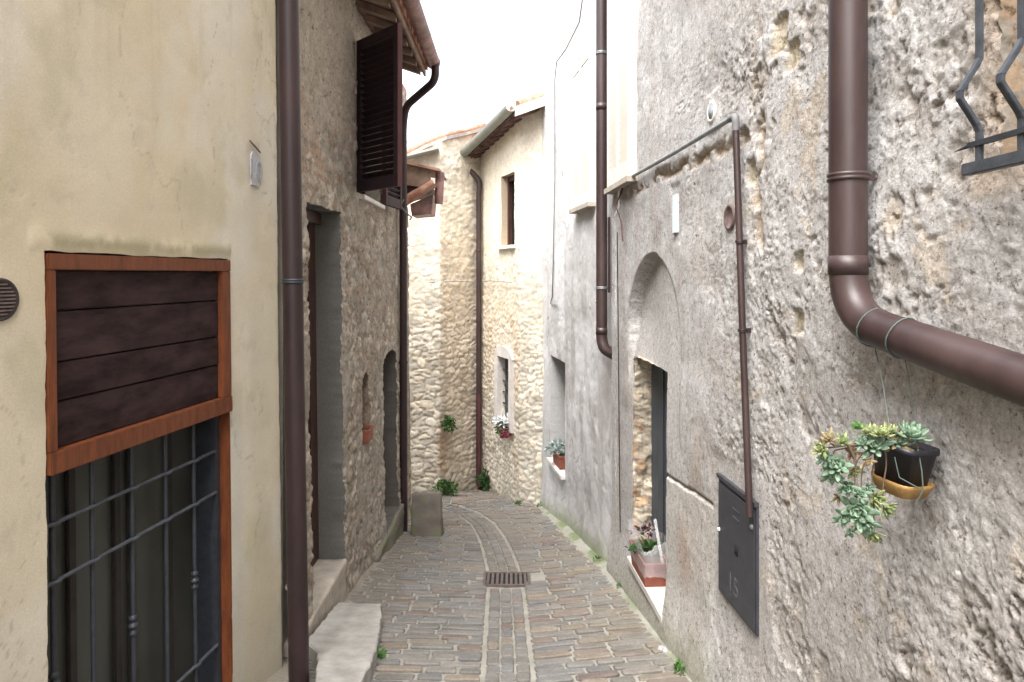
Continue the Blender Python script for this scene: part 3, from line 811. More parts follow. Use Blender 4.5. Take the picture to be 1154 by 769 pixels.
# first door: brown leaf, high stone threshold
mb = MB(); wallbox(mb, PL2, A0 + .005, A1 - .005, -2.15, 0.47, -0.23, -0.19, LEAN2); dr = mb.build('door', M['door_wood'], house2)
mb = MB()
for t in (.25, .5, .75): wallbox(mb, PL2, A0 + (A1 - A0) * t - .006, A0 + (A1 - A0) * t + .006, -2.0, 0.42, -0.189, -0.180, LEAN2)
mb.build('door_batten', M['board'], dr)
mb = MB(); wallbox(mb, PL2, A0, A1, 0.38, 0.465, -0.235, -0.14, LEAN2); mb.build('lintel', M['door_wood'], house2, bevel=.004)
mb = MB(); wallbox(mb, PL2, A0 - .35, A1 - .005, -2.62, -2.155, -0.22, 0.02, LEAN2); weather(mb.build('threshold', M['sill_tan'], house2), 16, .008, 6, 9, 1)
# far recessed doorway
mb = MB(); wallbox(mb, PL2, D0 + .005, D1 - .005, -2.58, -0.80, -0.41, -0.37, LEAN2); dr = mb.build('door', M['door_wood'], house2)
mb = MB(); wallbox(mb, PL2, D0 - .55, D1 + .12, -3.1, -2.585, -0.25, 0.05, LEAN2); weather(mb.build('threshold', M['concrete'], house2), 14, .03, 5, 7, 2)
mb = MB(); wallbox(mb, PL2, B0 + .003, B1 - .003, -1.47, -0.86, -0.22, -0.20, LEAN2); mb.build('window_pane', M['glass'], house2)
# window with shutters
mb = MB(); wallbox(mb, PL2, W0 + .005, W1 - .005, 0.70, 1.98, -0.19, -0.17, LEAN2); wp = mb.build('window', M['glass'], house2)
mb = MB()
for t in (.02, .5, .98): wallbox(mb, PL2, W0 + (W1 - W0) * t - .025, W0 + (W1 - W0) * t + .025, 0.70, 1.98, -0.168, -0.14, LEAN2)
mb.build('window_frame', M['shutter_red'], wp)
mb = MB(); wallbox(mb, PL2, W0 + .04, W1 + .05, 0.655, 0.695, -0.16, 0.045, LEAN2); mb.build('window_sill', M['marble'], house2, bevel=.004)

def shutter_leaf(parent, a, b, z0, z1, label=None):
    """louvred leaf from hinge a to free edge b (plan points)"""
    a = Vector((*a, 0)); b = Vector((*b, 0)); t = (b - a).normalized(); n = Vector((t.y, -t.x, 0)); W = (b - a).length
    th = 0.022; up = Vector((0, 0, 1))
    def bx(s0, s1, za, zb, hh, mb): mb.obox(a + t * (s0 + s1) / 2 + up * (za + zb) / 2, t * (s1 - s0) / 2, n * hh, up * (zb - za) / 2)
    fr = MB()
    bx(0, .055, z0, z1, th, fr); bx(W - .055, W, z0, z1, th, fr); bx(.055, W - .055, z1 - .08, z1, th * .98, fr); bx(.055, W - .055, z0, z0 + .10, th * .98, fr)
    f = fr.build('shutter', M['shutter'], parent, bevel=.003)
    if label: f['label'] = label
    ed = MB(); ed.obox(b + t * .003 + up * (z0 + z1) / 2, t * .0035, n * th * 1.02, up * (z1 - z0) / 2); ed.obox(a - t * .003 + up * (z0 + z1) / 2, t * .0035, n * th * 1.02, up * (z1 - z0) / 2)
    ed.build('edge_strip', M['shutter_red'], f)
    lv = MB(); n_ = int((z1 - z0 - .18) / .052)
    for i in range(n_):
        z = z0 + .10 + (i + .5) * (z1 - z0 - .18) / n_
        tl = (up * .6 + n * .8).normalized(); nn = t.cross(tl)
        lv.obox(a + t * W / 2 + up * z, t * (W / 2 - .052), tl * .026, nn * .0035)
    lv.build('louvres', M['shutter'], f)
    return f
shutter_leaf(house2, (-1.295, 5.64), (-0.885, 5.24), 0.70, 1.98, 'dark brown louvred shutter leaf standing open over the alley')
shutter_leaf(house2, (-1.27, 6.62), (-1.20, 7.13), 0.70, 1.98, 'red brown shutter leaf folded back on the wall')

# eaves
ev_ = MB()
for (za, zb, xa, xb) in ((2.335, 2.355, -1.30, -0.955),):
    for k in range(14):
        y0 = 3.7 + k * .26; y1 = y0 + .255
        ev_.hexa([(xa, y0, za), (xb, y0, za - .115), (xb, y1, za - .115), (xa, y1, za), (xa, y0, zb), (xb, y0, zb - .115), (xb, y1, zb - .115), (xa, y1, zb)])
rf = MB(); 
rf.hexa([(-7, 3.7, 4.15), (-.93, 3.7, 2.26), (-.93, 7.36, 2.26), (-7, 7.36, 4.15), (-7, 3.7, 4.23), (-.93, 3.7, 2.34), (-.93, 7.36, 2.34), (-7, 7.36, 4.23)])
rf.hexa([(-7, 7.36, 4.05), (-1.36, 7.36, 2.30), (-1.36, 8.6, 2.30), (-7, 8.6, 4.05), (-7, 7.36, 4.13), (-1.36, 7.36, 2.38), (-1.36, 8.6, 2.38), (-7, 8.6, 4.13)])
roof2 = rf.build('roof', M['tile'], house2)
ev_.build('soffit', M['soffit'], roof2)
for k in range(12):
    y = 3.85 + k * .30
    b_ = MB(); b_.hexa([(-1.30, y, 2.27), (-.99, y, 2.165), (-.99, y + .07, 2.165), (-1.30, y + .07, 2.27), (-1.30, y, 2.333), (-.99, y, 2.225), (-.99, y + .07, 2.225), (-1.30, y + .07, 2.333)])
    b_.build('rafter', M['tan_wood'], roof2)
b_ = MB(); b_.obox((-.962, 5.53, 2.225), (.011, 0, 0), (0, 1.83, 0), (0, 0, .03)); b_.build('fascia_board', M['tan_wood'], roof2)
tl = MB()
for k in range(17):
    y = 3.8 + k * .215
    tl.tube([(-.90, y, 2.335), (-1.6, y, 2.56)], [.085, .075], 10, True)
tl.build('tile_row', M['tile'], roof2)
gt = MB(); gt.tube([(-.86, 3.8, 2.36), (-.86, 7.30, 2.33)], .078, 14, False, arc=(math.pi * .55, math.pi * 1.6), ref=(0, 0, 1)); gt.tube([(-.86, 3.8, 2.36), (-.86, 7.30, 2.33)], .074, 14, False, arc=(math.pi * .55, math.pi * 1.6), ref=(0, 0, 1))
for k in range(5): 
    y = 4.0 + k * .8; gt.tube([(-.86, y, 2.36 - .0086 * (y - 3.8)), (-.86, y + .03, 2.36 - .0086 * (y - 3.8))], .081, 14, False, arc=(math.pi * .55, math.pi * 1.6), ref=(0, 0, 1))
gt.lathe((-.86, 7.30, 2.33), [(0.0, 0.0), (.078, 0.0)], 14, (0, 1, 0))
gut = gt.build('gutter', M['gutter'], house2)

# low tiled canopy beyond the shutter
cn = empty('tiled_canopy', (-1.32, 8.1, 0.8), 'small terracotta tiled canopy jutting from the end of the stone house', 'canopy')
b_ = MB()
b_.hexa([(-1.42, 7.95, 1.36), (-.86, 7.95, 1.235), (-.86, 8.75, 1.235), (-1.42, 8.75, 1.36), (-1.42, 7.95, 1.395), (-.86, 7.95, 1.27), (-.86, 8.75, 1.27), (-1.42, 8.75, 1.395)])
b_.build('tile_slab', M['tile'], cn, bevel=.004)
b_ = MB(); b_.hexa([(-1.42, 7.99, 1.10), (-.98, 7.99, 1.04), (-.98, 8.04, 1.04), (-1.42, 8.04, 1.10), (-1.42, 7.99, 1.355), (-.98, 7.99, 1.262), (-.98, 8.04, 1.262), (-1.42, 8.04, 1.355)]); b_.build('beam', M['tan_wood'], cn)
b_ = MB(); b_.hexa([(-1.42, 8.05, 0.93), (-1.0, 8.05, 1.03), (-1.0, 8.7, 1.03), (-1.42, 8.7, 0.93), (-1.42, 8.05, 1.10), (-1.0, 8.05, 1.10), (-1.0, 8.7, 1.10), (-1.42, 8.7, 1.10)]); b_.build('soffit', M['shutter_red'], cn)
b_ = MB(); b_.tube([(-1.42, 7.97, .80), (-.93, 7.99, 1.10)], [.062, .056], 14, True); b_.build('ridge_tile', M['tile'], cn)
b_ = MB()
b_.tube([(-.885, 8.06, .86), (-.875, 8.06, 1.24)], [.050, .056], 10, True)
b_.hexa([(-1.22, 8.1, .72), (-.98, 8.1, .74), (-.98, 8.5, .74), (-1.22, 8.5, .72), (-1.24, 8.1, .86), (-.96, 8.1, .98), (-.96, 8.5, .98), (-1.24, 8.5, .86)])
b_.build('tile_end', M['gutter'], cn)

# ------------------------------------------------------------------ FAR: pale stone house
PF = Path([(-4.2, 10.95), (-1.13, 10.42), (-0.53, 11.10), (0.10, 9.50), (0.47, 9.32), (0.95, 9.30)], 'L')
housef = empty('corner_stone_house', (-0.5, 11.2, -3.6), 'pale limestone house closing the end of the alley under tiled eaves', 'house')
def h_far(U, Z):
    left = U < PF.cu[2]
    s, s2, idv = stones(U, Z, 5.6, 10.5, 105, .09, .16)
    sb, sb2, idb = stones(U, Z, 9, 14, 115, .12, .22)
    sl = np.where(left, s, sb); sl2 = np.where(left, s2, sb2); idd = np.where(left, idv, idb)
    brk = sst(.35, .55, fbm(U * 5, Z * 5, 4, 190)); sl2 = sl2 * (.45 + .55 * brk); h = np.where(left, 0.007, 0.004) * sl * (.35 + idd) * (.5 + .5 * brk) + 0.03 * (fbm(U * 2.2, Z * 2.2, 3, 162) - .5) + 0.020 * (fbm(U * 14, Z * 18, 5, 163, .6) - .5)
    c = np.zeros(U.shape + (3,)) + np.array((0.50, 0.445, 0.36))
    st = np.array((0.62, 0.575, 0.49)) * (0.78 + 0.4 * idd)[..., None]
    c = c * (1 - sl2[..., None]) + st * sl2[..., None]
    c = mixc(c, (0.50, 0.39, 0.27), (idd > .78) * sl2 * .4)
    c = mixc(c, (0.33, 0.31, 0.28), (idd < .15) * sl2 * .5)
    # browner buttress strip in the inner corner
    strip = sst(PF.cu[1] - .05, PF.cu[1] + .1, U) * left
    c = mixc(c, (0.40, 0.31, 0.22), strip * .4 * sst(1.6, -.2, Z))
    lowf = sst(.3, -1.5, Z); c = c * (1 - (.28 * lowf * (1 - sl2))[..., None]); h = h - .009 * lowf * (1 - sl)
    c = mixc(c, (0.30, 0.17, 0.09), np.exp(-((U - PF.cu[1] - .05) / .10) ** 2) * sst(-2.1, -2.5, Z) * sst(-3.4, -2.9, Z) * .6)
    # smoother upper part on the right, brick-lined lower window
    r = ~left
    upr = r * sst(0.1, 0.6, Z + .5 * (fbm(U * 2.5, Z * 2.5, 3, 170) - .5))
    c = mixc(c, (0.66, 0.60, 0.49), upr * .7); h = h * (1 - .45 * upr)
    br = r * (U < PF.cu[3] - 0.02) * (U > PF.cu[3] - .28) * sst(-.6, -.9, Z)
    jz = np.abs((Z / .065) % 1 - .5) > .36
    br = br * sst(.35, .6, fbm(U * 12, Z * 5, 3, 188)); c = c * (1 - (br * .6)[..., None]) + np.where(jz[..., None], (.40, .34, .27), (.42, .30, .21)) * (br * .6)[..., None]
    uw = (PF.hit(566)[0]); rr = np.hypot((U - uw) * 1.0, (Z + 1.15) * .8)
    ring = r * np.exp(-((rr - .55) / .07) ** 2) * (Z > -1.3)
    c = mixc(c, (0.46, 0.29, 0.17), ring * .6)
    sp = r * (U < PF.cu[3] + .02) * sst(-1.0, -.8, -np.abs(Z + 1.0)) * .5
    c = mixc(c, (0.58, 0.49, 0.38), sp)
    h = h - 0.0 * Z
    foot = sst(-3.2, -3.5, Z + .2 * (fbm(U * 5, Z * 5, 3, 8) - .5)); c = mixc(c, (0.25, 0.235, 0.16), foot * .6)
    return h, c
def zrake(u):
    x = PF.pos(u.ravel())[:, 0].reshape(u.shape)
    left = u < PF.cu[2]
    zl = 1.86 + (x + 1.65) * 0.47
    zr = np.interp(u, [PF.cu[2], PF.cu[3], PF.cu[4]], [2.05, 2.30, 2.36])
    return np.where(left, zl, np.where(u > PF.cu[3] - 5, zr, 3))
fu = lambda px: PF.hit(px)[0]
LW0, LW1 = fu(563.5), fu(576)
UW0, UW1 = fu(565), fu(580)
us = spacing([0, (PF.cu[1] - .9, .06), (PF.cu[4], 0.018), (PF.cu[5], .05)])
zs = spacing([-4.2, (-3.8, .05), (2.45, 0.018)])
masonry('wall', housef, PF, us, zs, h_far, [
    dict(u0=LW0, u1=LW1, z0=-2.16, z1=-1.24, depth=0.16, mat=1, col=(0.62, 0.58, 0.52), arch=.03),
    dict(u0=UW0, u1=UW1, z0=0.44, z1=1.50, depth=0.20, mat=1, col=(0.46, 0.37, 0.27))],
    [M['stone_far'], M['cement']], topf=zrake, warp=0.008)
mb = MB(); mb.prism([(-4.2, 11.4), (-1.25, 11.0), (-.55, 11.75), (.2, 10.5), (.48, 10.0), (.95, 9.7), (.95, 16), (-4.2, 16)], -4.3, 1.1); mb.build('rear_wall', M['core'], housef)
# lower window: white surround, barred pane
sx = MB()
def sbx(ua, ub, za, zb, o0=-.01, o1=.045): wallbox(sx, PF, ua, ub, za, zb, o0, o1)
sbx(LW0 - .14, LW0, -2.16, -1.24); sbx(LW1, LW1 + .12, -2.16, -1.24); sbx(LW0 - .14, LW1 + .12, -2.30, -2.162)
# arched head
um = (LW0 + LW1) / 2; hwid = (LW1 - LW0) / 2 + .13
prof = [(-hwid, 0)] + [(hwid * math.cos(a), .17 * math.sin(a)) for a in np.linspace(math.pi, 0, 11)][0:] + [(hwid, 0)]
vs = [PF.P(um + x, -1.238 + z, .045) for x, z in prof[1:-1]] + [PF.P(um + x, -1.238 + z, -.01) for x, z in prof[1:-1]]
n = len(prof) - 2; sx.add(vs, [tuple(range(n))[::-1], tuple(range(n, 2 * n))] + [(i, (i + 1) % n, n + (i + 1) % n, n + i) for i in range(n)])
lw = sx.build('window_surround', M['marble'], housef)
mb = MB(); wallbox(mb, PF, LW0 + .002, LW1 - .002, -2.16, -1.24, -.15, -.12); mb.build('window_pane', M['glass'], lw)
mb = MB()
for t in (0.25, .5, .75): wallbox(mb, PF, LW0 + (LW1 - LW0) * t - .008, LW0 + (LW1 - LW0) * t + .008, -2.16, -1.24, -.06, -.045)
for z in (-1.45, -1.62, -1.79, -1.96): wallbox(mb, PF, LW0, LW1, z - .008, z + .008, -.062, -.043)
mb.build('window_bars', M['iron'], lw)
mb = MB(); wallbox(mb, PF, UW0 + .002, UW1 - .002, 0.44, 1.50, -.19, -.16); uw_ = mb.build('window', M['glass'], housef)
mb = MB(); wallbox(mb, PF, UW1 - .16, UW1 - .10, 0.44, 1.50, -.158, -.10); wallbox(mb, PF, UW0, UW0 + .05, 0.44, 1.50, -.158, -.10); wallbox(mb, PF, UW0 + .05, UW1 - .16, 1.42, 1.50, -.157, -.10); mb.build('window_frame', M['door_wood'], uw_)
mb = MB(); wallbox(mb, PF, UW0 - .08, UW1 + .04, 0.385, 0.438, -.10, .06); mb.build('window_sill', M['marble'], housef, bevel=.004)
# right roof with soffit, rafters and gutter
G0, G1 = Vector((-.80, 11.05, 1.90)), Vector((.055, 9.0, 2.215))
tdir = (G1 - G0).normalized(); ind = Vector((tdir.y, -tdir.x, 0)).normalized() * -1
if ind.x < 0: ind = -ind
rise = 0.42
def rp(s, w_, dz): p = G0.lerp(G1, s) + ind * w_; p.z += rise * w_ + dz; return p
rf = MB()
for k in range(2):
    rf.hexa([rp(0, 0, 0), rp(1, 0, 0), rp(1, 2.5, 0), rp(0, 2.5, 0), rp(0, 0, .05), rp(1, 0, .05), rp(1, 2.5, .05), rp(0, 2.5, .05)]) if k == 0 else None
roofR = rf.build('roof', M['soffit'], housef)
for k in range(11):
    s = .03 + k * .095
    b_ = MB(); b_.hexa([rp(s, .02, -.06), rp(s + .028, .02, -.06), rp(s + .028, .7, -.06), rp(s, .7, -.06), rp(s, .02, -.002), rp(s + .028, .02, -.002), rp(s + .028, .7, -.002), rp(s, .7, -.002)])
    b_.build('rafter', M['soffit'], roofR)
b_ = MB(); b_.hexa([rp(1.002, -.02, -.07), rp(1.014, -.02, -.07), rp(1.014, .9, -.07), rp(1.002, .9, -.07), rp(1.002, -.02, .06), rp(1.014, -.02, .06), rp(1.014, .9, .06), rp(1.002, .9, .06)]); b_.build('gable_board', M['cream_wood'], roofR)
b_ = MB()
for k in range(11):
    s = .03 + k * .093; b_.tube([rp(s, .07, .085), rp(s, 2.4, .085)], .075, 8, True)
b_.build('tile_row', M['tile'], roofR)
b_ = MB(); b_.tube([G0 + Vector((-.07, -.04, .055)), G1 + Vector((-.07, -.04, .055))], .078, 12, False, arc=(math.pi * .45, math.pi * 1.55), ref=(0, 0, 1)); b_.tube([G0 + Vector((-.07, -.04, .055)), G1 + Vector((-.07, -.04, .055))], .073, 12, False, arc=(math.pi * .45, math.pi * 1.55), ref=(0, 0, 1))
b_.build('gutter', M['copper'], housef)
# rake of the left roof: overlapping barrel tiles over a stone verge
vg = MB(); vt = MB()
xsr = np.linspace(-4.2, -.45, 14)
for i in range(13):
    xa, xb = xsr[i], xsr[i + 1]
    ya, yb = [float(np.interp(x, PF.p[:3, 0], PF.p[:3, 1])) for x in (xa, xb)]
    za, zb = [1.86 + (x + 1.65) * .47 for x in (xa, xb)]
    vg.hexa([(xa, ya - .06, za - .02), (xb, yb - .06, zb - .02), (xb, yb + 2.5, zb - .02), (xa, ya + 2.5, za - .02), (xa, ya - .06, za + .035), (xb, yb - .06, zb + .035), (xb, yb + 2.5, zb + .035), (xa, ya + 2.5, za + .035)])
    vt.tube([(xa - .03, ya + .0, za + .052), (xb, yb + .0, zb + .068)], [.055, .045], 10, True)
    for j in range(1, 8): vt.tube([(xa - .03, ya + .3 * j, za + .052), (xb, yb + .3 * j, zb + .068)], [.10, .085], 8, True)
rl = vg.build('roof', M['slab'], housef); vt.build('verge_tiles', M['tile'], rl)
b_ = MB(); b_.hexa([(-1.75, 10.3, 1.80), (-1.14, 10.2, 1.93), (-1.14, 10.6, 1.93), (-1.75, 10.6, 1.80), (-1.75, 10.3, 1.84), (-1.14, 10.2, 1.97), (-1.14, 10.6, 1.97), (-1.75, 10.6, 1.84)]); b_.build('verge_slab', M['slab'], rl, bevel=.005)

# ------------------------------------------------------------------ RIGHT NEAR: rough rendered house
PR = Path([(1.482, -3.0), (0.879, 5.87), (1.32, 5.90)], 'R')
houser = empty('rendered_house', (1.4, 2.5, -2.0), 'rough grey rendered house with pitted wall and walled-up arch, nearest on the right', 'house')
def r1(u, z, out=0.0): return PR.P(u, z, out)
ru = lambda px: PR.hit(px)[0]
DA0, DA1 = ru(752), ru(713)
DA0, DA1 = min(DA0, DA1), max(DA0, DA1)
WR0, WR1 = PR.ud(0.70), PR.ud(1.585)
def h_right(U, Z):
    dU = -3 + U * (8.87 / PR.cu[1])          # depth along the wall
    near = sst(4.0, 2.75, dU)                  # roughness fades with distance from the near pipe
    lowcem = sst(3.1, 3.6, dU + .35 * (fbm(U * 2, Z * 2, 3, 200) - .5)) * sst(-.55, -1.1, Z + .3 * (fbm(U * 3, Z * 3, 3, 201) - .5))
    rough = np.clip(near * .90 + .20 - .34 * lowcem + .3 * sst(.5, 1.4, Z), .08, 1.15)
    flat = sst(.48, .60, fbm(U * 1.5 + 3, Z * 1.2, 4, 240)); rough = rough * (1 - .55 * flat)
    big = fbm(U * 1.4, Z * 1.4, 4, 210) - .5
    m2 = fbm(U * 7, Z * 7, 5, 211, .6) - .5
    m3 = fbm(U * 24, Z * 24, 5, 212, .65) - .5
    m4 = fbm(U * 60, Z * 60, 3, 213, .6) - .5
    h = .05 * big + rough * (.016 * m2 + .0065 * m3 + .009 * m4)
    f1, f2, idv = worley(U * 13 + m2 * 4 + m3 * 1.2, Z * 13 + m3 * 1.6, 220, .95)
    pit = sst(.36, .20, f1) * (idv > .58)
    f1b, f2b, idb = worley(U * 34 + m2 * 6 + m4 * 1.5, Z * 34 + m3 * 3 + m4, 221, .95)
    pitb = sst(.42, .22, f1b) * (idb > .50)
    zone = sst(.40, .60, fbm(U * 2.3, Z * 2.3, 4, 222))
    zone = zone * sst(.38, .58, fbm(U * 9, Z * 9, 4, 229, .6)); h = h - rough * (.015 * pit * (.05 + .95 * zone) + .009 * pitb * (.25 + .75 * zone))
    goug = sst(.60, .70, fbm(U * 4.2, Z * 3.4, 5, 223, .6)) * near
    h = h - .012 * goug
    c = np.zeros(U.shape + (3,)) + np.array((0.402, 0.392, 0.388))
    c = mixc(c, (0.475, 0.47, 0.472), sst(.0, .18, m2) * .7)
    c = mixc(c, (0.325, 0.30, 0.282), sst(.02, .2, -m2 - m3 * .5) * .5)
    c = mixc(c, (0.20, 0.155, 0.12), np.clip(pit * zone * (idv > .66) + pitb * (.3 + .7 * zone) * (idb > .7) * .8, 0, 1) * .7 * np.clip(rough, 0, 1))
    c = mixc(c, (0.33, 0.285, 0.24), goug * .45)
    c = mixc(c, (0.47, 0.37, 0.25), sst(.66, .74, fbm(U * 6 + 8, Z * 6, 4, 224)) * .35 * near)
    c = mixc(c, (0.355, 0.33, 0.308), sst(.1, -1.6, Z) * near * .6)
    c = mixc(c, (0.405, 0.395, 0.385), lowcem * .7)
    c = mixc(c, (0.34, 0.28, 0.235), lowcem * sst(.54, .66, fbm(U * 3, Z * 1.5, 4, 226)) * .55)
    # long stains running down
    c = mixc(c, (0.36, 0.33, 0.31), sst(.52, .68, fbm(U * 7, Z * .6, 4, 227)) * sst(3.6, 4.4, dU) * .5)
    # walled-up arch
    ud = dU - 4.62
    arch = (np.abs(ud) < .66) & (Z < -.46 + .62 * np.sqrt(np.clip(1 - (ud / .66) ** 2, 0, 1))) & (Z > -.60)
    ar = sst(0, .05, -.46 + .62 * np.sqrt(np.clip(1 - (ud / .66) ** 2, 0, 1)) - Z) * sst(.665, .62, np.abs(ud))
    ar = np.where(Z < -.46, sst(.67, .62, np.abs(ud)), ar)
    arf = ar * sst(-.95, -.25, Z) * (.16 + .84 * sst(-.45, .35, ud))
    h = h * (1 - .6 * ar) - .10 * arf
    c = mixc(c, (0.43, 0.415, 0.40), ar * .6)
    # thick cement patch right of the doorway
    top = -1.27 + (4.2 - dU) * .10 + .02 * (fbm(U * 8, Z * 0 + 2, 3, 230) - .5)
    pat = sst(0, .02, top - Z) * sst(3.38, 3.46, dU) * sst(4.32, 4.22, dU)
    h = h + .005 * pat - .022 * np.exp(-((Z - top) / .009) ** 2) * sst(3.38, 3.46, dU) * sst(4.32, 4.22, dU); c = mixc(c, (0.44, 0.42, 0.39), pat * .7)
    c = mixc(c, (0.36, 0.27, 0.21), pat * np.exp(-(((dU - 3.9) / .13) ** 2 + ((Z + 1.65) / .22) ** 2)) * .7)
    c = mixc(c, (0.52, 0.50, 0.47), np.exp(-(((dU - 3.95) / .16) ** 2 + ((Z + 2.15) / .2) ** 2)) * .7)
    # chase chopped out under the conduit and beside its riser
    zc = .645 + .03 * (fbm(U * 9, Z * 0, 3, 231) - .5)
    ch = np.exp(-((Z - zc) / .035) ** 2) * sst(2.85, 3.05, dU) * sst(5.6, 5.3, dU) * sst(.36, .5, fbm(U * 10, Z * 10, 3, 232))
    ch2 = np.exp(-((dU - 2.93 + .02 * np.sin(Z * 13)) / .045) ** 2) * sst(-.1, .15, Z) * sst(1.2, .9, Z) * sst(.4, .5, fbm(U * 12, Z * 8, 3, 233))
    chh = np.clip(ch + ch2, 0, 1)
    h = h - .030 * chh; c = mixc(c, (0.36, 0.27, 0.18), chh * .8)
    bk = [(2.72, .98, .07, .07), (2.62, .86, .05, .05), (2.56, -.18, .045, .045), (2.55, .05, .03, .03), (1.62, .86, .05, .03), (2.25, .35, .03, .04), (3.02, .47, .05, .05)]
    for (bd_, bz, ra, rb) in bk:
        g_ = sst(1.25, .85, np.maximum(np.abs((dU - bd_) / ra), np.abs((Z - bz) / rb)) + .5 * (m2 + m3))
        h = h - .026 * g_; c = mixc(c, (0.56, 0.48, 0.34), g_ * .65)
    # brick-patched band round the upper window
    bw = sst(1.74, 1.62, dU + .12 * m2) * sst(.16, .22, Z)
    c = mixc(c, (0.40, 0.29, 0.19), bw * .5); 
    # damp foot with green edge
    gd = -1.6 - .18 * dU
    ft = sst(.34, .06, Z - gd + .2 * (fbm(U * 6, Z * 6, 3, 234) - .5)); c = mixc(c, (0.25, 0.25, 0.18), ft * .6)
    h = h + .05 * sst(.5, .0, Z - gd) * sst(2, 3.5, dU)
    # the wall is made good flat behind the fittings
    for (fd, fz, rd, rz) in ((3.145, -1.295, .30, .35), (PR.hit(823)[1], zy(245, PR.hit(823)[1]), .09, .10), (PR.hit(802)[1], zy(126, PR.hit(802)[1]), .08, .09), (PR.hit(762)[1], zy(241, PR.hit(762)[1]), .08, .16)):
        k_ = sst(1.25, 1.0, np.maximum(np.abs(dU - fd) / rd, np.abs(Z - fz) / rz)); h = h * (1 - k_) - .002 * k_
    # seam with the next house
    h = h - .02 * np.exp(-((dU - 5.72) / .012) ** 2) * sst(.55, .35, fbm(U * 0, Z * 1.3, 3, 235))
    return h, c
def brick_rev(u, z, dp):
    row_ = math.floor(z / .085); j = ((z / .085) % 1 < .16) or (((dp + (row_ % 2) * .06) / .13) % 1 < .08)
    if j: return (0.27, 0.25, 0.22)
    k = .8 + .4 * ((row_ * 37 % 11) / 11); return (0.27 * k, 0.20 * k, 0.14 * k)
def rub_rev(u, z, dp):
    zz = z / .095 + .12 * math.sin(dp * 40 + z * 7) + .25 * math.sin(z * 11); row_ = math.floor(zz)
    cc = dp / .085 + (row_ * 37 % 10) / 10; col_ = math.floor(cc)
    if zz % 1 < .16 or cc % 1 < .12: return (0.26, 0.235, 0.20)
    k = .7 + .5 * (((row_ * 53 + col_ * 29) % 13) / 13)
    return (0.42 * k, 0.36 * k, 0.28 * k) if z > -1.0 or (row_ + col_) % 3 else (0.36 * k, 0.25 * k, 0.16 * k)
us = spacing([0, (PR.ud(0.6), 0.12), (PR.ud(1.3), .03), (PR.ud(3.2), 0.0065), (PR.ud(5.86), .0105), (PR.cu[1] + .02, .008), (PR.cu[2], 0.05)])
zs = spacing([-3.2, (-2.75, .05), (1.30, 0.0075), (2.0, .012), (5.0, 0.15)])
masonry('wall', houser, PR, us, zs, h_right, [
    dict(u0=DA0, u1=DA1, z0=-2.17, z1=-0.62, depth=0.17, mat=1, col=rub_rev, layers=14, rough=.06),
    dict(u0=WR0, u1=WR1, z0=0.27, z1=1.55, depth=0.30, mat=1, col=brick_rev, layers=8, rough=.02)],
    [M['render'], M['stone']], warp=0.010)
mb = MB(); mb.prism([(1.86, -3), (1.28, 5.5), (1.32, 5.90), (7, 5.9), (7, -3)], -3.4, 5.0); mb.build('rear_wall', M['core'], houser)
mb = MB(); mb.prism([(1.2, -3.2), (.62, 5.95), (7.2, 5.95), (7.2, -3.2)], 5.0, 5.15); mb.build('roof', M['tile'], houser)
# blue-grey door set back in the arch, marble sill
mb = MB(); wallbox(mb, PR, DA0 + .004, DA1 - .004, -2.17, -0.62, -.20, -.145); dr = mb.build('door', M['door_blue'], houser)
mb = MB()
for t in (.3, .62): wallbox(mb, PR, DA0 + (DA1 - DA0) * t - .007, DA0 + (DA1 - DA0) * t + .007, -2.12, -0.66, -.144, -.136)
mb.build('door_batten', M['iron'], dr)
mb = MB(); wallbox(mb, PR, DA0 - .02, DA1 + .005, -2.215, -2.165, -.143, .045); mb.build('door_sill', M['marble'], houser, bevel=.004)
# upper window pane, iron grille
mb = MB(); wallbox(mb, PR, WR0 + .004, WR1 - .004, 0.27, 1.55, -.29, -.26); mb.build('window_pane', M['glass'], houser)
gx = -0.0
gr = MB()
pw = lambda d_, x, z: Vector((x, d_, z))
gr.obox((1.092, 1.13, .252), (.013, 0, 0), (0, .47, 0), (0, 0, .014))
wg = gr.build('window_grille', M['iron_lt'], houser, bevel=.002)
tag(wg, 'bellied wrought iron window grille')
b_ = MB(); b_.bar((1.090, .66, .308), (1.090, 1.585, .308), .012, .012); b_.tube([(1.090, 1.58, .308), (1.090, 1.64, .303)], [.006, .0008], 8); b_.build('cross_bar', M['iron'], wg)
for d_ in (1.555, 1.425, 1.295, 1.165, 1.035, .905, .775):
    b_ = MB(); x = 1.092
    prof = [(x, 1.6), (x, .505), (x - .010, .485), (x - .046, .428), (x - .046, .412), (x - .006, .35), (x, .335), (x, .266)]
    for (xa, za), (xb, zb) in zip(prof[:-1], prof[1:]):
        a = Vector((xa, d_, za)); c = Vector((xb, d_, zb)); t = (c - a).normalized()
        b_.bar(a - t * .002, c + t * .002, .018, .010, up=(1, 0, 0))
    b_.build('vertical_bar', M['iron_lt'], wg, bevel=.0015)

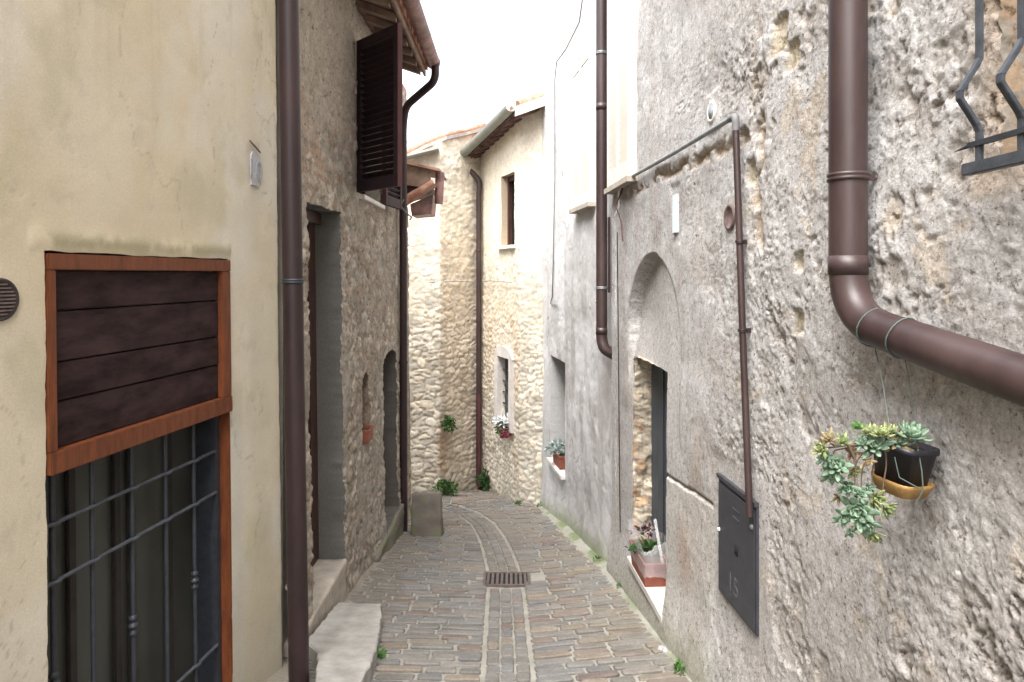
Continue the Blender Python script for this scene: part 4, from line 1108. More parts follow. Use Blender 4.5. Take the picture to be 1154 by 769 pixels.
# cream shutters high on the right
def cream_shutter(path, ua, ub, z0, z1, parent, name='shutter'):
    mb = MB(); wallbox(mb, path, ua, ub, z0, z1, -.02, .035)
    s_ = mb.build(name, M['cream_wood'], parent)
    mb = MB()
    w_ = ub - ua
    for (a, b, c, d_) in ((0, .055, 0, 1), (w_ - .055, w_, 0, 1), (.055, w_ - .055, 0, .07), (.055, w_ - .055, .93, 1), (w_ / 2 - .04, w_ / 2 + .04, .07, .93)):
        wallbox(mb, path, ua + a, ua + b, z0 + (z1 - z0) * c, z0 + (z1 - z0) * d_, .036, .062)
    n_ = int((z1 - z0) * .86 / .06)
    for i in range(n_):
        z = z0 + (z1 - z0) * .07 + (i + .5) * .06
        for (a, b) in ((.055, w_ / 2 - .04), (w_ / 2 + .04, w_ - .055)):
            p0 = path.P(ua + a, z, .054); p1 = path.P(ua + b, z, .054); n_v = Vector((*path.n[0], 0))
            mb.bar(p0, p1, .006, .058, up=(n_v * .12 + Vector((0, 0, 1))).normalized())
    mb.build('louvres', M['cream_wood'], s_)
    mb = MB(); wallbox(mb, path, ua - .02, ub + .02, z0 - .045, z0 - .002, -.02, .085); mb.build('window_sill', M['sill_tan'], s_)
    return s_
cream_shutter(PR, ru(718), ru(692), .745, 2.5, houser)['label'] = 'cream louvred shutters above the conduit'

# ------------------------------------------------------------------ RIGHT FAR: grey smooth rendered house
PB = Path([(0.935, 5.80), (0.675, 7.74), (0.425, 9.32), (0.90, 9.42)], 'R')
houseb = empty('grey_house', (0.9, 7.6, -2.9), 'smooth pale grey rendered house with stained wall, second on the right', 'house')
bu_ = lambda px: PB.hit(px)[0]
def h_b(U, Z):
    h = .05 * (fbm(U * 1.1, Z * .8, 3, 301) - .5) + .014 * (fbm(U * 6, Z * 6, 4, 302) - .5) + .006 * (fbm(U * 22, Z * 22, 4, 303) - .5)
    gd = -1.6 - .18 * (5.8 + U)
    c = np.zeros(U.shape + (3,)) + np.array((0.475, 0.47, 0.472))
    c = mixc(c, (0.37, 0.355, 0.345), sst(.48, .66, fbm(U * 6, Z * .7, 5, 304)) * .7 * sst(1.2, -.8, Z))
    c = mixc(c, (0.58, 0.58, 0.59), sst(.5, .66, fbm(U * 2, Z * 1.1, 4, 305)) * .8)
    c = mixc(c, (0.33, 0.30, 0.285), sst(.56, .70, fbm(U * 5 + 4, Z * 2.2, 5, 306)) * .55 * sst(0, -1.6, Z))
    c = mixc(c, (0.36, 0.355, 0.35), sst(1.15, .2, Z - gd) * .55)
    ft = sst(.30, .05, Z - gd + .16 * (fbm(U * 6, Z * 6, 3, 307) - .5)); c = mixc(c, (0.21, 0.24, 0.13), ft * .75)
    h = h + .04 * sst(.5, 0, Z - gd)
    cr = np.abs(fbm(U * 1.7, Z * 1.2, 4, 309) - .5) < .004; c = mixc(c, (.25, .235, .225), cr * .5); h = h - .004 * cr
    return h, c
E0, E1 = sorted((bu_(620), bu_(636)))
us = spacing([0, (PB.cu[2] - .02, 0.016), (PB.cu[2] + .02, .01), (PB.cu[3], .05)])
zs = spacing([-4.0, (-3.4, .1), (2.6, 0.016), (4.6, .12)])
masonry('wall', houseb, PB, us, zs, h_b, [dict(u0=E0, u1=E1, z0=-2.42, z1=-1.06, depth=.26, mat=0, col=(0.43, 0.425, 0.42))], [M['cement']], warp=.01)
mb = MB(); mb.prism([(1.32, 5.95), (1.05, 7.8), (.85, 9.1), (.90, 9.42), (7, 9.6), (7, 5.95)], -4.2, 4.6); mb.build('rear_wall', M['core'], houseb)
mb = MB(); mb.prism([(.75, 5.97), (.3, 9.5), (7.2, 9.7), (7.2, 5.97)], 4.6, 4.75); mb.build('roof', M['tile'], houseb)
mb = MB(); wallbox(mb, PB, E0 + .004, E1 - .004, -2.42, -1.06, -.25, -.215); mb.build('window', M['glass'], houseb)
mb = MB(); wallbox(mb, PB, E0 - .03, E1 + .01, -2.46, -2.415, -.21, .05); mb.build('window_sill', M['marble'], houseb, bevel=.004)
cream_shutter(PB, bu_(671), bu_(650), .725, 2.28, houseb)['label'] = 'cream louvred shutters beside the slim downpipe'

# ------------------------------------------------------------------ downpipes
def collar(mb, p, axis, r, w_=.012, lug=None):
    mb.lathe(p, [(r, -w_), (r + .005, -w_), (r + .005, -w_ * .3), (r + .002, 0), (r + .005, w_ * .3), (r + .005, w_), (r, w_)], 20, axis)
    if lug is not None: mb.obox(Vector(p) + Vector(lug) * (r + .012), Vector(lug) * .016, Vector(axis).normalized() * .010, Vector(lug).cross(Vector(axis)).normalized() * .006)

def downpipe(name, pts, r, m_, label, collars, rad=.12, mcol=None, wall=(1, 0, 0), group=None, joints=()):
    t = empty(name, pts[-1], label, 'downpipe', group)
    mb = MB(); mb.tube(fillet(pts, rad, 8), r, 24, True)
    for (p, ax) in joints: mb.lathe(p, [(r, -.03), (r + .0022, -.03), (r + .0022, .03), (r, .03)], 24, ax)
    mb.build('pipe', M[m_], t)
    for c in collars:
        mb = MB(); collar(mb, c[0], c[1], r, lug=wall); mb.build('bracket', M[mcol or m_], t)
        mb = MB(); mb.tube([Vector(c[0]) + Vector(wall) * r, Vector(c[0]) + Vector(wall) * (r + .10)], .005, 8); mb.build('pin', M['vent'], t)
    return t
# near left
downpipe('downpipe', [at(320, -320, 3.50), at(337.5, 800, 3.50)], .0525, 'pipe_dark', 'tall dark brown downpipe between the cream house and the stone house', [(at(330, 317, 3.50), (0, 0, 1))], mcol='iron', wall=(0, 1, 0))
# far left, from the eaves gutter
downpipe('downpipe', [(-.83, 7.2, 2.30), (-.83, 7.2, 2.10), (-1.20, 7.5, 1.90), (-1.245, 7.6, 1.70), (-1.235, 7.6, -2.93)], .043, 'pipe_dark', 'dark downpipe bending in from the eaves gutter at the end of the stone house', [((-1.243, 7.6, .8), (0, 0, 1)), ((-1.238, 7.6, -1.0), (0, 0, 1))], wall=(-1, 0, 0), rad=.10)
# far corner
pc = (-0.545, 10.93)
downpipe('downpipe', [(-.80, 10.98, 1.88), (-.78, 10.96, 1.80), (pc[0] + .02, pc[1], 1.55), (pc[0], pc[1], 1.35), (pc[0], pc[1], -2.0), ], .043, 'pipe', 'slim brown downpipe in the inner corner of the far limestone house', [((pc[0], pc[1], .4), (0, 0, 1))], rad=.15, wall=(0, 1, 0))
downpipe('downpipe_shoe', [(pc[0], pc[1], -1.95), (pc[0], pc[1], -3.40), (pc[0] + .04, pc[1] - .10, -3.47)], .046, 'shutter_red', 'red brown lower length of the slim corner pipe, near the bushes', [], rad=.06, wall=(0, 1, 0))
# middle right with elbow into the wall
xm = (678 - CX) / F * 5.95
downpipe('downpipe', [(xm, 5.95, 3.2), (xm, 5.95, -.58), (xm + .02, 5.93, -.66), (xm + .16, 5.93, -.74)], .050, 'pipe', 'straight brown downpipe turning into the wall between the two right houses', [((xm, 5.95, -.115), (0, 0, 1)), ((xm, 5.95, 1.98), (0, 0, 1))], mcol='steel', rad=.10, joints=[((xm, 5.95, -.50), (0, 0, 1)), ((xm, 5.95, 1.5), (0, 0, 1))])
# near right, big bend
xb = (955.5 - CX) / F * 2.08
p_end = at(1160, 431, 1.46); 
big = downpipe('downpipe', [(xb, 2.08, 2.6), (xb, 2.08, -.135), at(1160, 431, 1.46), at(1700, 620, .85)], .0555, 'pipe', 'thick glossy brown downpipe bending towards the viewer on the rough right wall', [((xb, 2.08, .305), (0, 0, 1))], rad=.16, joints=[((xb, 2.08, .03), (0, 0, 1))])

# ------------------------------------------------------------------ conduit, wires, wall fittings
dk = PR.ud(3.09); 
zc0 = .735
t_ = empty('conduit', r1(dk, zc0, .03), 'thin zinc conduit along the rough wall, turning down as a brown riser to the box', 'conduit')
us5 = ru(699)
b_ = MB(); b_.tube([r1(us5, .72, .03), r1(PR.ud(5.0), zc0 + .005, .035), r1(PR.ud(4.0), zc0 - .004, .035), r1(dk, zc0, .035)], .013, 10); b_.build('horizontal_tube', M['steel'], t_)
b_ = MB(); b_.tube(fillet([r1(PR.ud(3.14), zc0, .035), r1(PR.ud(3.075), zc0, .036), r1(PR.ud(3.075), zc0 - .07, .036)], .05, 6), .0175, 12); b_.build('elbow', M['cable'], t_)
b_ = MB(); b_.tube([r1(PR.ud(3.075), zc0 - .06, .036), r1(PR.ud(3.0), -.25, .036), r1(PR.ud(2.925), -1.06, .036)], .0155, 12); b_.build('vertical_tube', M['pipe'], t_)
for d_, z in ((3.0, -.25), (3.03, .15)):
    b_ = MB(); collar(b_, r1(PR.ud(d_), z, .036), (0, 0, 1), .0165, .006, lug=(1, 0, 0)); b_.build('clip', M['pipe_dark'], t_)
# utility box
t_ = empty('meter_box', r1(ru(833), -1.6, 0), 'dark grey steel utility box low on the rough right wall, at the conduit foot', 'utility box')
m0, m1 = sorted((ru(812), ru(855)))
zt_, zb2 = -1.0, -1.585
b_ = MB(); wallbox(b_, PR, m0, m1, zb2, zt_, -.05, .010); bx_ = b_.build('body', M['meter'], t_, bevel=.003)
b_ = MB(); wallbox(b_, PR, m0 + .012, m1 - .012, zb2 + .012, zt_ - .035, .0105, .016); dr = b_.build('door', M['meter'], t_, bevel=.002)
b_ = MB(); wallbox(b_, PR, m0 - .004, m1 + .004, zt_ - .018, zt_ + .004, .0, .020); b_.build('drip_edge', M['meter'], t_, bevel=.002)
um = (m0 + m1) / 2
def pm(fx, z, o): return r1(m1 + (m0 - m1) * fx, z, o)      # fx: 0 far edge (left in the photo) .. 1 near edge
for z in (-1.105, -1.145):
    b_ = MB(); b_.bar(pm(.45, z, .017), pm(.62, z, .017), .004, .010); b_.build('vent_slot', M['iron_lt'], t_)
b_ = MB(); b_.lathe(pm(.52, -1.29, .0162), [(0, 0.001), (.034, 0.001), (.034, -.004)], 4, (-1, 0, 0)); b_.build('window_hole', M['black'], t_)
b_ = MB(); b_.lathe(pm(.06, -1.27, .016), [(0, .010), (.008, .009), (.010, 0)], 12, (-1, 0, 0)); b_.build('lock', M['white'], t_)
b_ = MB(); b_.lathe(pm(.93, -1.115, .016), [(0, .012), (.009, .010), (.013, 0)], 12, (-1, 0, 0)); b_.build('knob', M['steel'], t_)
td = Vector((PR.t[0][0], PR.t[0][1], 0))
text_part('marking', '15', .13, pm(.45, -1.475, .0162), -td, (0, 0, 1), M['chalk'], t_, .0006)
# vents and tags
un_, _ = PR.hit(823)
t_ = empty('wall_vent', r1(un_, zy(245, PR.hit(823)[1]), 0), 'small brown oval vent disc beside the thin brown riser, on the rough wall', 'vent')
cz = zy(245, PR.hit(823)[1]); b_ = MB(); nR = Vector((*PR.n[0], 0)); b_.lathe(r1(un_, cz, .0), [(0, .004), (.046, .005), (.050, .010), (.060, .010), (.064, .004), (.064, -.02)], 24, nR); b_.build('disc', M['vent'], t_)
un_, dn_ = PR.hit(802); cz = zy(126, dn_)
t_ = empty('wall_plaque', r1(un_, cz, 0), 'small oval greyish pink plaque with white rim above the conduit', 'plaque')
b_ = MB(); b_.lathe(r1(un_, cz, .0), [(0, .003), (.040, .003), (.048, .008), (.056, .004), (.056, -.02)], 24, nR); o = b_.build('rim', M['white'], t_)
b_ = MB(); b_.lathe(r1(un_, cz, .0035), [(0, .002), (.040, .001), (.040, -.002)], 24, nR); b_.build('face', M['digit'], t_)
un_, dn_ = PR.hit(762); cz = zy(241, dn_)
b_ = MB(); wallbox(b_, PR, un_ - .037, un_ + .037, cz - .115, cz + .115, -.01, .012); o = b_.build('wall_tag', M['tag'])
tag(o, 'plain pale blue rectangular tag on the wall above the arch', 'tag')

def cable(pts, r, m_, label, cat='cable', name='cable', group=None):
    b_ = MB(); b_.tube(pts, r, 8); o = b_.build(name, M[m_]); return tag(o, label, cat, group)
B1_ = lambda px, py, out=.02: (lambda h_: PB.P(h_[0], zy(py, h_[1]), out))(PB.hit(px))
cable([B1_(661, -20), B1_(655, 25), B1_(640, 55), B1_(629, 70), B1_(627, 90), B1_(627, 200), B1_(625, 300), B1_(624, 335), B1_(622, 342), B1_(630, 344)], .007, 'cable', 'thin grey cable dropping down the pale grey house, beyond its cream shutters')
cable([B1_(692.5, 245, .05), B1_(692.5, 330, .05)], .012, 'pipe', 'short thin red brown tube on the wall beside the straight downpipe', 'tube', 'tube')
b_ = MB(); b_.tube([B1_(681, 340, .08), B1_(687, 338, .08)], .012, 8); tag(b_.build('insulator', M['white']), 'little white peg beside the straight brown downpipe', 'peg')
cable([at(700, 208, 5.40), at(697, 218, 5.42), at(698, 232, 5.42), at(693, 243, 5.5)], .006, 'white', 'pale wire looping from the conduit end, beside the straight downpipe')
cable([at(702, 212, 5.35), at(694, 232, 5.4), at(700, 250, 5.3), at(702, 272, 5.25)], .006, 'shutter_red', 'dangling red wire end below the conduit', 'cable')
cable([at(455, 225, 7.5), at(451, 232, 7.5), at(458, 240, 7.5), at(464, 245, 7.55), at(462, 248, 7.5)], .009, 'cable', 'grey cable end curling by the downpipe on the stone house')
cable([(-1.3, 10.40, -.12), (-.9, 10.55, -.10), (-.53, 10.97, -.12), (-.33, 10.45, -.09), (.0, 9.6, -.11)], .006, 'cable', 'thin cable running across the far limestone house')

cable([(lambda h_: PR.P(h_[0], zy(y_, h_[1]), .03))(PR.hit(700 + .01 * (y_ - 300))) for y_ in (262, 300, 345, 400, 456, 520, 600)], .0045, 'pipe_dark', 'thin dark cable hanging down the seam between the two right houses')
mb_ = MB(); pr_ = random.Random(3)
pp = Vector((.915, 4.05, float(gzc(.915, 4.05)) + .03))
for i_ in range(14):
    a_ = Vector((pr_.uniform(-1, 1), pr_.uniform(-1, 1), pr_.uniform(-1, 1))).normalized(); b2_ = a_.orthogonal().normalized()
    mb_.obox(pp + Vector((a_.x * .012, a_.y * .018, a_.z * .005 - .012)), a_ * .013, b2_ * .011, a_.cross(b2_) * .0012)
tag(mb_.build('paper_scrap', M['faded']), 'crumpled pale blue paper scrap at the wall foot below the utility box', 'litter')

# ------------------------------------------------------------------ drain grate
gcx, gy0, gy1 = GCX, 5.53, 5.94
t_ = empty('drain_grate', (gcx, 5.73, float(gz(0, 5.73))), 'square cast iron drain grate in the middle of the alley paving', 'grate')
def gp3(x, y, dz): return Vector((gcx + x, y, -1.6 - .18 * y + dz))
b_ = MB()
for (xa, xb_, ya, yb) in ((-.205, .205, gy0, gy0 + .025), (-.205, .205, gy1 - .025, gy1), (-.205, -.18, gy0 + .025, gy1 - .025), (.18, .205, gy0 + .025, gy1 - .025)):
    b_.hexa([gp3(xa, ya, -.05), gp3(xb_, ya, -.05), gp3(xb_, yb, -.05), gp3(xa, yb, -.05), gp3(xa, ya, .020), gp3(xb_, ya, .020), gp3(xb_, yb, .020), gp3(xa, yb, .020)])
b_.build('frame', M['grate'], t_)
b_ = MB()
for k in range(9):
    x = -.18 + .04 * k + .02 - .001
    b_.hexa([gp3(x - .011, gy0 + .025, -.03), gp3(x + .011, gy0 + .025, -.03), gp3(x + .011, gy1 - .025, -.03), gp3(x - .011, gy1 - .025, -.03), gp3(x - .011, gy0 + .025, .016), gp3(x + .011, gy0 + .025, .016), gp3(x + .011, gy1 - .025, .016), gp3(x - .011, gy1 - .025, .016)])
for y in (): b_.hexa([gp3(-.18, y - .01, -.03), gp3(.18, y - .01, -.03), gp3(.18, y + .01, -.03), gp3(-.18, y + .01, -.03), gp3(-.18, y - .01, .012), gp3(.18, y - .01, .012), gp3(.18, y + .01, .012), gp3(-.18, y + .01, .012)])
b_.build('bars', M['grate'], t_)
b_ = MB(); b_.hexa([gp3(-.19, gy0 + .01, -.02), gp3(.19, gy0 + .01, -.02), gp3(.19, gy1 - .01, -.02), gp3(-.19, gy1 - .01, -.02), gp3(-.19, gy0 + .01, .004), gp3(.19, gy0 + .01, .004), gp3(.19, gy1 - .01, .004), gp3(-.19, gy1 - .01, .004)]); b_.build('sump', M['black'], t_)

# ------------------------------------------------------------------ doorstep slab, concrete block
def rough_slab(name, outline, zt, zb, m_, amp=.004, seed=3, res=.02, topf=None):
    """slab with chipped outline and slightly worn top"""
    bm = bmesh.new()
    pts = []
    n = len(outline)
    for i in range(n):
        a = Vector(outline[i]); b = Vector(outline[(i + 1) % n]); k = max(1, int((b - a).length / .035))
        for j in range(k):
            p = a.lerp(b, j / k); rr = random.Random(int(seed * 1000 + i * 50 + j)); pts.append(p + Vector((rr.uniform(-.006, .006), rr.uniform(-.006, .006))))
    tf = topf or (lambda x, y: zt)
    top = [bm.verts.new((p.x, p.y, tf(p.x, p.y) - .008)) for p in pts]
    ctr = sum(pts, Vector((0, 0))) / len(pts)
    ins = [bm.verts.new((*(p + (ctr - p).normalized() * .010), tf(p.x, p.y))) for p in pts]
    bot = [bm.verts.new((p.x, p.y, zb)) for p in pts]
    m_n = len(pts)
    for i in range(m_n):
        j = (i + 1) % m_n
        bm.faces.new((bot[i], bot[j], top[j], top[i])); bm.faces.new((top[i], top[j], ins[j], ins[i]))
    bm.faces.new(ins); bm.faces.new(bot[::-1])
    me = bpy.data.meshes.new(name); bm.normal_update(); bm.to_mesh(me); bm.free()
    return link(name, me, None, [m_])
o = rough_slab('doorstep', [(-.96, 3.15), (-.80, 3.15), (-.773, 3.41), (-.776, 3.70), (-.80, 3.95), (-.868, 4.43), (-.90, 4.56), (-.918, 4.69), (-1.235, 4.72), (-1.235, 3.98), (-1.11, 3.80), (-1.02, 3.45)], None, -2.7, M['slab'], topf=lambda x, y: -1.49 - .178 * y + .01)
tag(o, 'worn pale stone doorstep slab with chipped corner at the first doorway on the left', 'doorstep')

bb = empty('concrete_block', (-.94, 7.5, -2.95), 'mossy grey concrete slab standing at the end of the stone house', 'block')
bm = bmesh.new()
zb0 = -2.99
bx0, bx1 = (463 - CX) / F * 7.35, (497 - CX) / F * 7.35
V8 = [(bx0, 7.35, zb0 + .07), (bx1, 7.33, zb0 + .06), (bx1 + .01, 7.58, zb0 + .0), (bx0, 7.60, zb0 + .0), (bx0, 7.38, -2.42), (bx1 - .01, 7.36, -2.41), (bx1 - .01, 7.47, -2.425), (bx0, 7.49, -2.44)]
b_ = MB(); b_.hexa(V8); o = b_.build('body', M['concrete'], bb); weather(o, 12, .022, 7, 3, 2)
b_ = MB(); b_.hexa([(bx0 + .01, 7.37, zb0 - .06), (bx1 - .01, 7.35, zb0 - .06), (bx1 - .01, 7.59, zb0 - .1), (bx0 + .01, 7.59, zb0 - .1), (bx0 + .01, 7.37, zb0 + .075), (bx1 - .01, 7.35, zb0 + .065), (bx1 - .01, 7.59, zb0 + .05), (bx0 + .01, 7.59, zb0 + .06)]); weather(b_.build('foot', M['concrete'], bb), 8, .03, 12, 5, 1)

# ------------------------------------------------------------------ plants
def leafball(mb, c, r, n, ls, seed, squash=(1, 1, 1), droop=0):
    rr = random.Random(seed)
    for _ in range(n):
        v = Vector((rr.gauss(0, 1), rr.gauss(0, 1), rr.gauss(0, 1))).normalized() * (rr.random() ** .45)
        lump = 1 + .35 * math.sin(v.x * 5 + seed) * math.cos(v.z * 6 + seed)
        p = Vector(c) + Vector((v.x * r * squash[0], v.y * r * squash[1], v.z * r * squash[2])) * lump
        d_ = (v + Vector((rr.uniform(-.7, .7), rr.uniform(-.7, .7), rr.uniform(-.5, .8)))).normalized()
        s_ = d_.cross(Vector((rr.uniform(-1, 1), rr.uniform(-1, 1), rr.uniform(-1, 1)))).normalized(); L = ls * rr.uniform(.6, 1.3)
        up_ = s_.cross(d_) * L * .12
        mb.add([p, p + d_ * L * .5 + s_ * L * .32 + up_, p + d_ * L, p + d_ * L * .5 - s_ * L * .32 + up_], [(0, 1, 2, 3)])
def bush(name, c, r, n, ls, m_, label, cat='bush', seed=1, squash=(1, 1, 1), stems=5):
    t = empty(name, (c[0], c[1], c[2] - r * squash[2]), label, cat)
    mb = MB(); leafball(mb, c, r, n, ls, seed, squash); mb.build('foliage', M[m_], t)
    mb = MB(); rr = random.Random(seed)
    for i in range(stems):
        e = Vector(c) + Vector((rr.uniform(-1, 1) * r * .6, rr.uniform(-1, 1) * r * .5, rr.uniform(0, .7) * r * squash[2]))
        mb.tube([Vector((c[0], c[1], c[2] - r * squash[2])), e], [.006, .002], 5)
    mb.build('stem', M['stem'], t)
    return t
bush('bush', at(503, 552, 10.22) + Vector((0, 0, 0)), .15, 420, .055, 'leaf', 'round green bush at the wall foot beside the concrete block', seed=3, squash=(1.15, .7, .85))
bush('bush', at(548, 543, 10.75), .15, 380, .055, 'leaf_dark', 'deep green bush at the foot of the corner downpipe', seed=5, squash=(.75, .7, 1.1))
bush('wall_plant', at(506, 478, 10.40), .11, 260, .05, 'leaf', 'small green plant growing out of the limestone wall', 'plant', seed=9, squash=(.85, .5, 1.05))
for i, (px, py, d_) in enumerate(((765, 690, 4.0), (700, 672, 5.3), (672, 637, 6.2), (425, 745, 3.95), (584, 573, 9.45), (610, 578, 9.2))):
    c = at(px, py, d_); c.z = float(gzc(c.x, c.y)) + .02
    if i == 0: c.x = .96; c.y = 3.75; c.z = float(gzc(c.x, c.y)) + .02
    if i == 1: c.x = .90
    if i == 2: c.x = .83
    if i == 3: c.x = -.80
    mb = MB(); leafball(mb, c, .042 + .008 * (i % 3), 110, .026, 50 + i, (1, 1.4, .45))
    o = mb.build('weed', M['leaf'])
    tag(o, ['low weed in the gutter below the utility box', 'low weed below the marble door sill', 'low weed at the foot of the grey house wall', 'weed sprouting at the chipped edge of the doorstep slab', 'weed at the brick foot of the limestone house', 'weed where the limestone house meets the grey house'][i], 'weed', 'weeds along the wall feet')

# flowers on the far lower window
t_ = empty('flower_pot', PF.P(um := (LW0 + LW1) / 2, -2.30, .10), 'hanging pot with white and pink flowers under the white framed far window', 'flower pot')
pc_ = at(568, 484, 9.85)
b_ = MB(); b_.lathe((pc_.x, pc_.y, pc_.z - .06), [(0, -.06), (.06, -.06), (.085, .05), (.088, .05), (.075, .04), (0, .04)], 16); b_.build('pot', M['pink'], t_)
mb = MB(); leafball(mb, (pc_.x + .02, pc_.y, pc_.z + .12), .13, 160, .055, 21, (1.3, .7, .6)); mb.build('flowers', M['petal_white'], t_)
mb = MB(); leafball(mb, (pc_.x - .02, pc_.y - .05, pc_.z + .02), .09, 90, .05, 22, (1.3, .6, .8)); mb.build('foliage', M['leaf_dark'], t_)
mb = MB(); leafball(mb, (pc_.x + .03, pc_.y - .07, pc_.z - .02), .06, 60, .045, 23, (1, .6, 1)); mb.build('pink_flowers', M['pink'], t_)

def window_box(name, c, hx, hy, hz, m_, label, dirx):
    """tapered trough; c = centre of its base, dirx = unit long axis"""
    t = empty(name, c, label, 'planter')
    X = Vector((*dirx, 0)).normalized(); Y = Vector((-X.y, X.x, 0)); U_ = Vector((0, 0, 1)); c = Vector(c)
    b_ = MB()
    k0, k1 = .88, 1.0
    def ring(kx, z, ins=0): return [c + X * (sx * (hx * kx - ins)) + Y * (sy * (hy * kx - ins)) + U_ * z for sx, sy in ((-1, -1), (1, -1), (1, 1), (-1, 1))]
    rings = [ring(k0, 0), ring(k1, hz - .02), ring(k1 + .05, hz - .018), ring(k1 + .05, hz), ring(k1, hz, .006), ring(k1, hz - .03, .008)]
    vs = [p for r_ in rings for p in r_]; fs = [(3, 2, 1, 0)]
    for i in range(len(rings) - 1):
        for j in range(4): fs.append((i * 4 + j, i * 4 + (j + 1) % 4, (i + 1) * 4 + (j + 1) % 4, (i + 1) * 4 + j))
    b_.add(vs, fs); b_.build('trough', M[m_], t)
    b_ = MB(); b_.add(ring(k1, hz - .025, .004), [(0, 1, 2, 3)]); b_.build('soil', M['soil'], t)
    return t, c, X, Y
# planter on the marble door sill, wrapped in clear film
cw = Vector(((717 - CX) / F * 4.78 + .035, 4.72, -2.163))
cw = PR.P(PR.ud(4.80), -2.163, -.035)
t_, c, X, Y = window_box('planter', cw, .21, .088, .17, 'terracotta', 'terracotta planter wrapped in clear plastic film on the marble door sill', PR.t[0])
b_ = MB(); vs = []; fs = []; N_ = 40
rr = random.Random(4)
for k, (zz, kk) in enumerate(((.08, 1.04), (.14, 1.10), (.21, 1.13), (.27, 1.16), (.30, 1.12))):
    for j in range(N_):
        a = 2 * math.pi * j / N_; sx = math.copysign(min(1, abs(math.cos(a)) * 1.35), math.cos(a)); sy = math.copysign(min(1, abs(math.sin(a)) * 1.35), math.sin(a))
        w_ = kk + rr.uniform(-.04, .04)
        vs.append(c + X * sx * .21 * w_ + Y * sy * .088 * w_ + Vector((0, 0, zz + rr.uniform(-.012, .012) + (.03 * math.sin(a * 2) if k > 2 else 0))))
for k in range(4):
    for j in range(N_): fs.append((k * N_ + j, k * N_ + (j + 1) % N_, (k + 1) * N_ + (j + 1) % N_, (k + 1) * N_ + j))
b_.add(vs, fs, True); b_.build('plastic_film', M['film'], t_)
mb = MB(); leafball(mb, c + Vector((0, 0, .19)), .08, 200, .045, 31, (1.7, .7, .5)); mb.build('foliage', M['leaf_dark'], t_)
mb = MB(); leafball(mb, c + X * .12 + Vector((0, 0, .27)), .05, 35, .04, 32, (1.6, .8, .4)); mb.build('red_leaves', M['shutter_red'], t_)
mb = MB(); mb.bar(c - X * .17 + Vector((.05, 0, .15)), c - X * .05 + Vector((.03, 0, .42)), .022, .002); mb.build('plant_label', M['film'], t_)
# planter on the far grey-house window sill
uB = (E0 + E1) / 2
cw = PB.P(uB, -2.413, -.06)
t_, c, X, Y = window_box('planter', cw, .20, .075, .17, 'terracotta', 'terracotta planter with dusty pale plant on the grey house window sill', PB.t[1])
mb = MB(); leafball(mb, c + Vector((-.02, 0, .23)), .11, 200, .055, 33, (1.5, .8, .7)); mb.build('foliage', M['grey_green'], t_)
mb = MB(); leafball(mb, c + X * .1 + Vector((-.05, 0, .22)), .06, 40, .05, 34, (1.4, .8, .6)); mb.build('white_flowers', M['petal_white'], t_)
# pot in the slit window of the stone house
cw = l2((B0 + B1) / 2, -1.468, -.03)
t_, c, X, Y = window_box('planter', cw, .10, .075, .12, 'terracotta', 'small red terracotta pot in the slit window of the stone house', (0, 1))

# hanging succulent pot on the near right wall
hp = Vector(((1017 - CX) / F * 1.80, 1.80, zy(522, 1.80)))
t_ = empty('hanging_pot', hp, 'black pot of trailing succulents hung on strings from the thick downpipe', 'hanging plant')
tilt = Vector((.10, -.05, 1)).normalized()
def sq(mb, prof, cen, ax, n=16, sqr=.6):
    X = Vector((1, 0, 0)); X = (X - ax * X.dot(ax)).normalized(); Y = ax.cross(X)
    X, Y = (X * .92 + Y * .38).normalized(), (Y * .92 - X * .38).normalized()
    vs = []; fs = []; n = 28
    for r, z in prof:
        for j in range(n):
            a = 2 * math.pi * j / n; ca_, sa_ = math.cos(a), math.sin(a); k = (abs(ca_) ** 5 + abs(sa_) ** 5) ** (-1 / 5)
            vs.append(cen + ax * z + (X * ca_ + Y * sa_) * r * k)
    for i in range(len(prof) - 1):
        for j in range(n): fs.append((i * n + j, i * n + (j + 1) % n, (i + 1) * n + (j + 1) % n, (i + 1) * n + j))
    mb.add(vs, fs, True)
b_ = MB(); sq(b_, [(0, -.055), (.050, -.055), (.062, .040), (.067, .040), (.067, .055), (.062, .055), (.060, .045), (0, .044)], hp, tilt); pot_ = b_.build('pot', M['plastic_black'], t_)
b_ = MB(); sq(b_, [(0, -.080), (.050, -.080), (.060, -.052), (.063, -.042), (.060, -.042), (.056, -.052), (0, -.055)], hp + Vector((0.004, 0, 0)), tilt); b_.build('saucer', M['yellow'], t_)
def big_pipe_pt(px): 
    a, b = Vector((xb, 2.08, -.135)), p_end; q_ = (px - CX) / F
    t = (q_ * a.y - a.x) / ((b.x - a.x) - q_ * (b.y - a.y)); return a.lerp(b, t)
for (px0, px1, off) in ((986, 992, -.035), (1020, 1018, .035)):
    p = big_pipe_pt(px0); b_ = MB()
    rd = (p_end - Vector((xb, 2.08, -.135))).normalized(); X = rd.cross(Vector((0, 0, 1))).normalized(); Y = X.cross(rd)
    b_.tube([p + (X * math.cos(a) + Y * math.sin(a)) * .0575 + rd * .006 * math.sin(a * 2) for a in np.linspace(0, 2 * math.pi, 21)], .0022, 6, False)
    lowp = p + Vector((0, 0, -.0575))
    b_.tube([lowp, lowp.lerp(hp + Vector((off, 0, .1)), .5) + Vector((.003, 0, 0)), hp + Vector((off, -.01, .055))], .0013, 6)
    b_.build('string', M['string'], t_)
